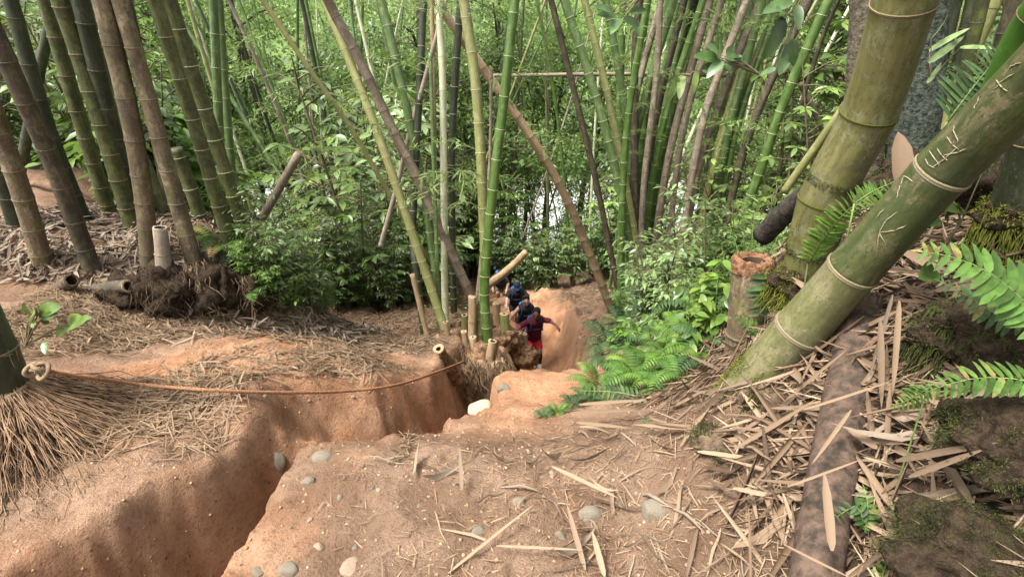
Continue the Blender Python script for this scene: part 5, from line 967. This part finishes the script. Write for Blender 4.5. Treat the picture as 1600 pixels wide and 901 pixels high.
# leafy sprigs with countable leaves
def sprig(label, base, Y, leaves, mat, ratio=.45, cat='plant', name='leafy_sprig', twig='stem', N=(0, -.7, .6), seed=0, tw=3):
    rng = np.random.RandomState(seed + 5); b = at(*base, Y); root = thing(name, label, cat, b); me = leaflet_mesh(mat, ratio); st = MB()
    for (x0, y0, x1, y1) in leaves:
        p = at(x0, y0, Y + rng.normal() * .03) - b; q = at(x1, y1, Y - .04 + rng.normal() * .05) - b; m = p * .5 + Vector((0, 0, .01)); st.tube([Vector((0, 0, 0)), m, p], [pxm(tw, b) / 2, pxm(tw * .7, b) / 2, pxm(tw * .4, b) / 2], 5, False)
        leaf_obj('leaf', me, p, np.array(q - p), np.array(N) + rng.normal(size=3) * .25, (q - p).length, root)
    st.build('twig', M[twig], root); return root
sprig('hanging sprig of glossy leaves before the fan-shaped clump', (1190, 118), 3.1, [(1120, 92, 1090, 84), (1125, 90, 1112, 66), (1135, 88, 1160, 92), (1135, 84, 1150, 70), (1128, 96, 1105, 118), (1132, 98, 1145, 112), (1140, 94, 1158, 84), (1120, 100, 1096, 106)], 'leaf_dark', .5)
sprig('big drooping leaves with holes hanging in the upper right', (1262, -20), 2.4, [(1224, 28, 1202, 92), (1232, 26, 1222, 6), (1238, 62, 1242, 104), (1212, 108, 1184, 116), (1246, 10, 1250, 44), (1236, 2, 1196, 14), (1230, 70, 1222, 112)], 'leaf_dark', .42)
sprig('sprig of dark leaves hanging at the top centre', (1010, -15), 4.5, [(960, 25, 935, 20), (968, 30, 955, 48), (975, 28, 1000, 40), (985, 20, 1012, 12), (955, 18, 930, 6), (990, 30, 1002, 55)], 'leaf_dark', .45)
sprig('pale young leaves hanging below the glossy sprig', (1078, 118), 3.6, [(1060, 122, 1046, 160), (1066, 118, 1062, 150), (1088, 112, 1084, 148), (1056, 118, 1040, 132)], 'leaf_bamboo', .3)
sprig('seedling with bright and dark leaves by the culm foot', (40, 540), 2.3, [(62, 488, 84, 478), (54, 492, 40, 486), (66, 496, 86, 490), (64, 500, 80, 506), (55, 500, 48, 510), (60, 490, 50, 480), (106, 506, 122, 498), (126, 500, 138, 494), (70, 534, 68, 552), (46, 490, 34, 476), (88, 520, 96, 514)], 'leaf_mid', .45)
sprig('grey-green grass-like leaves beside the rough-barked trunk', (1452, 130), 2.9, [(1455, 60, 1490, 22), (1452, 80, 1508, 42), (1450, 98, 1512, 54), (1448, 130, 1478, 95), (1500, 75, 1560, 70)], 'leaf_grey', .18)
sprig('small green leaves growing through the bank litter', (1500, 350), 1.65, [(1496, 320, 1512, 335), (1492, 316, 1478, 312), (1470, 345, 1452, 352), (1476, 340, 1490, 350), (1462, 400, 1452, 388), (1466, 404, 1480, 408), (1460, 420, 1448, 430), (1540, 258, 1556, 252)], 'fern', .5)
0 and sprig('low leafy weed at the edge of the clay hump', (880, 645), 2.35, [(870, 641, 860, 636), (884, 634, 894, 628), (892, 640, 906, 640), (868, 646, 852, 650), (878, 634, 876, 622), (890, 648, 902, 654), (862, 640, 846, 642), (898, 634, 912, 630), (874, 650, 864, 658)], 'fern', .5)
# bracken between the stump and the trail
def gen_fern(seed, nf, L, mat):
    rng = np.random.RandomState(seed); out = []
    for k in range(nf):
        a = k * 6.283 / nf + rng.normal() * .25; l = L * rng.uniform(.75, 1.1); el = rng.uniform(.5, 1.0); d = np.array([math.cos(a), math.sin(a), 0]); pts = [Vector((0, 0, 0)), Vector(d * l * .35) + Vector((0, 0, l * .5 * el)), Vector(d * l * .75) + Vector((0, 0, l * .55 * el)), Vector(d * l) + Vector((0, 0, l * .3 * el))]
        D, s = arc_sample(pts, 40); mb = MB(); mb.tube(interp(D, s, np.linspace(0, s[-1], 6)), np.linspace(.004, .0015, 6), 4, False); n = 16; u = np.linspace(.18, .98, n); c = interp(D, s, u * s[-1]); T = unit(interp(D, s, u * s[-1] + .01) - interp(D, s, u * s[-1] - .01)); S = unit(np.cross(np.array([0, 0, 1.0]), T)); ll = l * .24 * np.sin(np.clip(u * 1.05, 0, 1) * 3.0 * .95 + .12) + .02
        for sd in (-1, 1): cloud(mb, *LEAF_BLADE, c, S * sd + T * .3 + np.array([0, 0, -.15]), np.cross(T, S) + rng.normal(size=(n, 3)) * .1, ll, ll * .26)
        out.append(mb.mesh('frond', M[mat]))
    return out
FP = [gen_fern(300, 9, .75, 'fern'), gen_fern(301, 8, .6, 'fern_dull'), gen_fern(302, 10, .65, 'leaf_bright'), gen_fern(303, 8, .7, 'fern_dull')]
rng = np.random.RandomState(19)
def fern_at(px, py, sc, k, label, group=None):
    g = G(px, py); root = thing('fern', label, 'fern', g, group, rng.uniform(0, 6.28)); root.scale = (sc,) * 3; root.rotation_euler.x = .15
    for me in FP[k]: link('frond', me, root)
for px, py, sc, k in [(1000, 605, .55, 0), (1050, 600, .45, 0), (1085, 582, .45, 1), (960, 590, .5, 1), (1030, 560, .6, 3), (1075, 548, .55, 2), (985, 560, .6, 3), (1110, 540, .4, 3), (950, 545, .7, 1), (1010, 525, .8, 3), (1060, 520, .8, 1), (1100, 505, .8, 3), (970, 515, .8, 1), (1040, 490, .9, 3), (990, 490, .9, 1), (1090, 480, .8, 1), (930, 610, .4, 0), (1030, 612, .4, 2), (1065, 605, .4, 0), (1000, 585, .5, 2), (1060, 575, .5, 2), (995, 540, .6, 2), (1095, 560, .45, 2), (1015, 508, .7, 2)]:
    fern_at(px, py, sc, k, ['broad green fern in the bed between trail and hollow stump', 'dull bluish fern in the bed between trail and fan-shaped clump', 'bright yellow-green fern in the bed by the hollow stump', 'grey-green fern in the bed below the fan-shaped clump'][k], 'ferns in the bed right of the trail')
for px, py, sc, k in [(872, 648, .16, 0), (895, 636, .2, 1), (915, 628, .22, 3), (850, 652, .12, 1)]: fern_at(px, py, sc, k, 'tiny weed-like fern at the edge of the clay hump', 'tiny ferns by the clay hump')
for px, py, sc, k in [(345, 395, .55, 0), (385, 410, .6, 1), (405, 440, .5, 2), (395, 470, .45, 0)]: fern_at(px, py, sc, k, 'fern hanging over the end of the bamboo mound', 'ferns at the mound end')
for px, py, sc in [(1075, 556, .5), (1050, 530, .55), (1112, 526, .5), (1020, 572, .42), (965, 560, .4), (1040, 596, .35)]:
    g = G(px, py); m = PROTO['big'][rng.randint(2)]; root = thing('broadleaf_plant', 'broad-leaved plant standing among the ferns', 'plant', g, 'broad-leaved plants among the ferns', rng.uniform(0, 6.28)); root.scale = (sc,) * 3; link('stems', m[0], root); link('foliage', m[1], root)
# ------------------------------------------------------------------ the hikers
def capsule(mb, a, b, ra, rb, seg=14):
    a = Vector(a); b = Vector(b); d = (b - a); L = d.length; d = d.normalized() if L > 1e-6 else Vector((0, 0, 1)); pts = []; rad = []
    for t in (0, .3, .6, .85): pts.append(a - d * ra * math.cos(t * 1.571)); rad.append(max(ra * math.sin(t * 1.571), 1e-4))
    for t in (0, .5, 1): pts.append(a.lerp(b, t)); rad.append(ra + (rb - ra) * t)
    for t in (.85, .6, .3, 0): pts.append(b + d * rb * math.cos(t * 1.571)); rad.append(max(rb * math.sin(t * 1.571), 1e-4))
    mb.tube(pts, rad, seg, True)
_SV, _SF = lump(0, 3, 0.0)
def ellip(mb, c, rx, X, Y, Z): V = _SV * np.array(rx); mb.add(np.array(c) + V[:, :1] * np.array(X) + V[:, 1:2] * np.array(Y) + V[:, 2:] * np.array(Z), _SF)
def remesh(mb, name, mat, parent, voxel=.012, it=5):
    me = mb.mesh(name + '_raw'); o = bpy.data.objects.new('tmp', me); C.objects.link(o); m = o.modifiers.new('r', 'REMESH'); m.mode = 'VOXEL'; m.voxel_size = voxel; s = o.modifiers.new('s', 'SMOOTH'); s.factor = .5; s.iterations = it
    dg = bpy.context.evaluated_depsgraph_get(); out = bpy.data.meshes.new_from_object(o.evaluated_get(dg)); bpy.data.objects.remove(o); bpy.data.meshes.remove(me); out.materials.clear(); out.materials.append(mat); out.name = name
    out.polygons.foreach_set('use_smooth', np.full(len(out.polygons), True)); return link(name, out, parent)
def cloth(name, a, b, sc=30): return plain(name, a, b, sc, .85, .3, .15, .006)
def hand(mb, w, d, n):
    w = Vector(w); d = Vector(d).normalized(); n = Vector(n); s = d.cross(n).normalized(); n = s.cross(d).normalized(); capsule(mb, w, w + d * .075, .026, .034, 10); capsule(mb, w + d * .04 + s * .02, w + d * .075 - s * .02, .02, .02, 10)
    for i, l in enumerate((.060, .072, .066, .050)):
        b = w + d * .085 + s * (.03 - .02 * i); m = b + d * l * .55 + n * .006; capsule(mb, b, m, .0095, .009, 8); capsule(mb, m, m + (d * .7 - n * .7) * l * .5, .009, .0075, 8)
    b = w + d * .03 + s * .03; m = b + (d * .6 + s * .8) * .04; capsule(mb, b, m, .011, .010, 8); capsule(mb, m, m + (d * .9 + s * .3) * .03, .010, .008, 8)
def person(label, J, face, skin, shirt, shorts, hair, socks=None, shoes=(.5, .5, .48), sleeve=.95, pack=None, capcol=None, packlabel=None, s=1.0, hairlen=0, group='hikers climbing the gully'):
    P = {k: at(*v) for k, v in J.items()}; base = P['footR'].copy(); base.z -= .03; root = thing('person', label, 'person', base, group); Q = {k: p - base for k, p in P.items()}
    f = Vector(face).normalized(); up = (Q['head'] - Q['neck']).normalized(); up = (up - f * up.dot(f)).normalized(); rt = f.cross(up); h = Q['head']; sk = plain(root.name + '_skin', tuple(c * .85 for c in skin), skin, 18, .55, .1, .35)
    bd = MB(); ellip(bd, h + up * .015, (.076, .094, .102), rt, f, up); ellip(bd, h - up * .05 + f * .018, (.058, .072, .072), rt, f, up); capsule(bd, h + f * .092 + up * .012, h + f * .108 - up * .022, .010, .016, 8); ellip(bd, h + f * .082 - up * .062, (.028, .014, .010), rt, f, up)
    ellip(bd, h + f * .08 + up * .035, (.05, .016, .010), rt, f, up)
    for q in (-1, 1): ellip(bd, h + rt * q * .078 - f * .005, (.012, .022, .032), rt, f, up)
    capsule(bd, h - up * .06 - f * .015, Q['neck'] - up * .03, .052, .062)
    sh = (Q['shL'] + Q['shR']) * .5; hp = Q['hip']; ax = (sh - hp).normalized(); wd = (Q['shR'] - Q['shL']).normalized(); fw = wd.cross(ax).normalized()
    for k in (0, .25, .5, .75, 1): c = hp.lerp(sh, k); ellip(bd, c, (.15 + .02 * abs(k - .4) * 2, .105 + .012 * k, .10), wd, fw, ax)
    capsule(bd, Q['shL'] * .82 + Q['shR'] * .18, Q['shR'] * .82 + Q['shL'] * .18, .075, .075)
    for S in 'LR':
        capsule(bd, Q['sh' + S], Q['el' + S], .052, .041); capsule(bd, Q['el' + S], Q['wr' + S], .041, .028); hand(bd, Q['wr' + S], Q['wr' + S] - Q['el' + S] + Vector((0, -.05, -.10)), Vector((0, 0, 1)))
        hj = hp + wd * (.085 if S == 'R' else -.085) - ax * .03; capsule(bd, hj, Q['kn' + S], .088, .058); kn = Q['kn' + S]; ft = Q['foot' + S]; cf = kn.lerp(ft, .35) - f * .0; capsule(bd, kn, cf, .056, .056); capsule(bd, cf, ft + Vector((0, 0, .06)), .056, .038); capsule(bd, ft + Vector((0, .03, .02)), ft + Vector((0, -.15, 0)), .042, .036)
    remesh(bd, 'body', sk, root, .011, 3)
    cs = cloth(root.name + '_shirt', tuple(c * .7 for c in shirt), shirt); m = MB()
    for k in (.0, .25, .5, .75, 1): c = hp.lerp(sh, k) + ax * .02; ellip(m, c, (.168 + .02 * abs(k - .4) * 2, .122 + .012 * k, .11), wd, fw, ax)
    capsule(m, Q['shL'] * .82 + Q['shR'] * .18, Q['shR'] * .82 + Q['shL'] * .18, .086, .086)
    if sleeve > 0:
        for S in 'LR': capsule(m, Q['sh' + S], Q['sh' + S].lerp(Q['el' + S], min(sleeve, 1)), .066, .058)
    remesh(m, 'shirt', cs, root, .012, 3)
    cs = cloth(root.name + '_shorts', tuple(c * .7 for c in shorts), shorts); m = MB(); ellip(m, hp - ax * .02, (.172, .13, .12), wd, fw, ax)
    for S in 'LR': hj = hp + wd * (.085 if S == 'R' else -.085) - ax * .03; capsule(m, hj, hj.lerp(Q['kn' + S], .62), .102, .092)
    remesh(m, 'shorts', cs, root, .012, 3)
    hm = cloth(root.name + '_hair', tuple(c * .6 for c in hair), hair, 60); m = MB(); ellip(m, h + up * .046 - f * .026, (.087, .094, .092), rt, f, up)
    if hairlen: ellip(m, h - f * .07 - up * .03, (.075, .05, .11), rt, f, up)
    remesh(m, 'hair', hm, root, .008, 2)
    if capcol:
        cm = cloth(root.name + '_cap', tuple(c * .7 for c in capcol), capcol); m = MB(); ellip(m, h + up * .048 - f * .008, (.094, .108, .092), rt, f, up); ellip(m, h + up * .04 + f * .12, (.075, .075, .008), rt, f, up); remesh(m, 'cap', cm, root, .008, 2)
    dk = plain('eye_dark', (.01, .008, .008), (.02, .015, .012), 5, .3) if 'eye_dark' not in M else M['eye_dark']; M['eye_dark'] = dk
    for q in (-1, 1): m = MB(); ellip(m, h + rt * q * .032 + f * .086 + up * .012, (.013, .008, .007), rt, f, up); m.build('eye', dk, root)
    m = MB(); ellip(m, h + f * .093 - up * .062, (.022, .006, .004), rt, f, up); m.build('mouth', M['lip'] if 'lip' in M else M.setdefault('lip', plain('lip', (.12, .04, .035), (.2, .07, .06), 5, .5)), root)
    sm_ = cloth(root.name + '_shoe', tuple(c * .6 for c in shoes), shoes)
    for S in 'LR':
        ft = Q['foot' + S]; m = MB(); capsule(m, ft + Vector((0, .04, .015)), ft + Vector((0, -.16, -.005)), .052, .044); capsule(m, ft + Vector((0, .02, .06)), ft, .05, .05); remesh(m, 'shoe', sm_, root, .01, 2)
        if socks: m = MB(); kn = Q['kn' + S]; cf = kn.lerp(ft, .35); capsule(m, kn.lerp(ft, .15), cf, .060, .062); capsule(m, cf, ft + Vector((0, 0, .06)), .062, .045); remesh(m, 'sock', M.setdefault('sock', cloth('sock', (.012, .012, .014), (.03, .03, .034))), root, .01, 2)
    if pack:
        pm = cloth(root.name + '_pack', tuple(c * .55 for c in pack), pack, 12); b = sh - fw * 0; back = -fw if fw.y < 0 else fw; c = base + sh.lerp(hp, .68) + back * .20
        pr = thing('backpack', packlabel, 'backpack', c, 'backpacks of the hikers'); m = MB()
        for k in (-.18, -.06, .06, .18): ellip(m, ax * k, (.14, .10, .10), wd, back, ax)
        ellip(m, back * .09 - ax * .06, (.11, .07, .13), wd, back, ax); remesh(m, 'bag', pm, pr, .012, 4); m = MB(); ellip(m, ax * .26, (.135, .10, .055), wd, back, ax); remesh(m, 'lid', pm, pr, .012, 3)
        for q in (-1, 1):
            o = sh - (c - base); front = -back; pts = [o + wd * q * .10 + back * .14 + ax * .06, o + wd * q * .105 + ax * .115, o + wd * q * .115 + front * .125 + ax * .03, o + wd * q * .13 + front * .150 - ax * .12, o + wd * q * .165 + front * .06 - ax * .24, o + wd * q * .15 + back * .12 - ax * .26]
            m = MB(); m.tube(spline(pts, 18), .014, 6); m.build('strap', M.setdefault('strap_dark', cloth('strap_dark', (.012, .016, .03), (.03, .05, .10))), pr)
        m = MB(); o = sh - (c - base); m.tube(spline([o - wd * .13 + front * .155 - ax * .08, o + front * .168 - ax * .08, o + wd * .13 + front * .155 - ax * .08], 8), .010, 5); m.build('chest_strap', M.setdefault('strap_dark', cloth('strap_dark', (.012, .016, .03), (.03, .05, .10))), pr)
    return root
person('first hiker in maroon shirt and red shorts stepping up with one hand on a stump', dict(head=(838, 490, 10.24), neck=(837.5, 499, 10.36), shL=(824.5, 503, 10.36), shR=(849, 499.5, 10.40), elL=(813, 509, 10.15), wrL=(808, 516.5, 9.98), elR=(858.5, 501, 10.32), wrR=(869, 508, 10.25),
       hip=(833, 529, 10.62), knL=(827, 545, 10.42), footL=(835, 566, 10.9), knR=(843.5, 549, 10.38), footR=(843, 570, 10.55)), (-.2, -.93, -.3), (.13, .062, .040), (.085, .013, .024), (.42, .02, .03), (.012, .010, .009), True, (.6, .6, .56), .95, (.03, .12, .42), None, 'blue backpack worn by the hiker in the maroon shirt')
person('second hiker in dark top with sunglasses pushed up on dark hair', dict(head=(822, 470, 11.35), neck=(821, 478.5, 11.46), shL=(811, 481, 11.45), shR=(833, 481, 11.5), elL=(801, 492, 11.3), wrL=(795, 502, 11.2), elR=(838.5, 492, 11.4), wrR=(838, 503, 11.3),
       hip=(818, 504, 11.7), knL=(814, 520, 11.45), footL=(816, 543, 11.75), knR=(824, 519, 11.4), footR=(825, 543, 11.6)), (.1, -.95, -.25), (.30, .165, .105), (.02, .02, .026), (.35, .05, .10), (.018, .013, .010), False, (.3, .3, .3), 0, (.04, .20, .55), None, 'bright blue backpack worn by the second hiker', hairlen=1)
person('third hiker in black shirt and navy cap looking down', dict(head=(807.5, 447, 12.65), neck=(807, 454, 12.75), shL=(795.5, 457, 12.75), shR=(819, 457, 12.75), elL=(792.5, 465.5, 12.6), wrL=(791.5, 474.5, 12.5), elR=(826, 464, 12.65), wrR=(829, 473, 12.55),
       hip=(806, 476, 12.95), knL=(802, 490, 12.7), footL=(802, 510, 12.9), knR=(811, 490, 12.75), footR=(812, 511, 12.95)), (0, -.88, -.45), (.55, .36, .27), (.014, .014, .016), (.016, .016, .018), (.10, .07, .05), False, (.3, .3, .3), .8, (.05, .28, .62), (.015, .018, .045), 'light blue backpack worn by the capped hiker')
person('fourth hiker bent over beneath the felled log', dict(head=(782, 428, 14.35), neck=(780, 432, 14.55), shL=(771, 433, 14.6), shR=(789, 434, 14.6), elL=(768, 441, 14.45), wrL=(770, 449, 14.35), elR=(794, 443, 14.45), wrR=(792, 451, 14.35),
       hip=(783, 446, 14.95), knL=(778, 458, 14.75), footL=(780, 474, 14.95), knR=(788, 458, 14.75), footR=(789, 475, 14.95)), (.1, -.85, -.5), (.40, .25, .18), (.03, .035, .05), (.16, .13, .10), (.03, .018, .012), False, (.3, .3, .3), .8, (.05, .22, .60), None, 'blue-topped grey backpack worn by the fourth hiker', hairlen=1)
for px, py, nm in [(808, 441.5, 0)]: pass
sg = thing('sunglasses', 'dark sunglasses resting on the second hiker\'s hair', 'sunglasses', at(822, 463.5, 11.27)); m = MB()
for q in (-1, 1): mm = MB(); ellip(mm, (q * .036, 0, 0), (.032, .012, .022), (1, 0, 0), (0, 1, 0), (0, 0, 1)); mm.build('lens', M['eye_dark'], sg)
m.tube([(-.08, .07, .01), (-.075, .0, .005), (-.02, -.012, .006), (.02, -.012, .006), (.075, 0, .005), (.08, .07, .01)], .005, 5); m.build('frame', M['eye_dark'], sg)
# ------------------------------------------------------------------ look-alikes that can be counted are told apart by their order across the view
ORD = 'first second third fourth fifth sixth seventh eighth ninth tenth eleventh twelfth thirteenth fourteenth fifteenth sixteenth seventeenth eighteenth nineteenth twentieth'.split()
ORD += ['twenty-' + w for w in ORD[:9]] + ['thirtieth', 'thirty-first']
same = {}
for o in C.objects:
    if o.parent is None and 'label' in o and o.get('kind') is None: same.setdefault(o['label'], []).append(o)
for lab, os_ in same.items():
    if 1 < len(os_) <= 31 and 'viewpoint' not in lab:
        os_.sort(key=lambda o: project(o.location)[0] if o.type == 'EMPTY' else project(o.matrix_world.translation)[0])
        for k, o in enumerate(os_): o['label'] = '%s, %s from the left' % (lab, ORD[k])
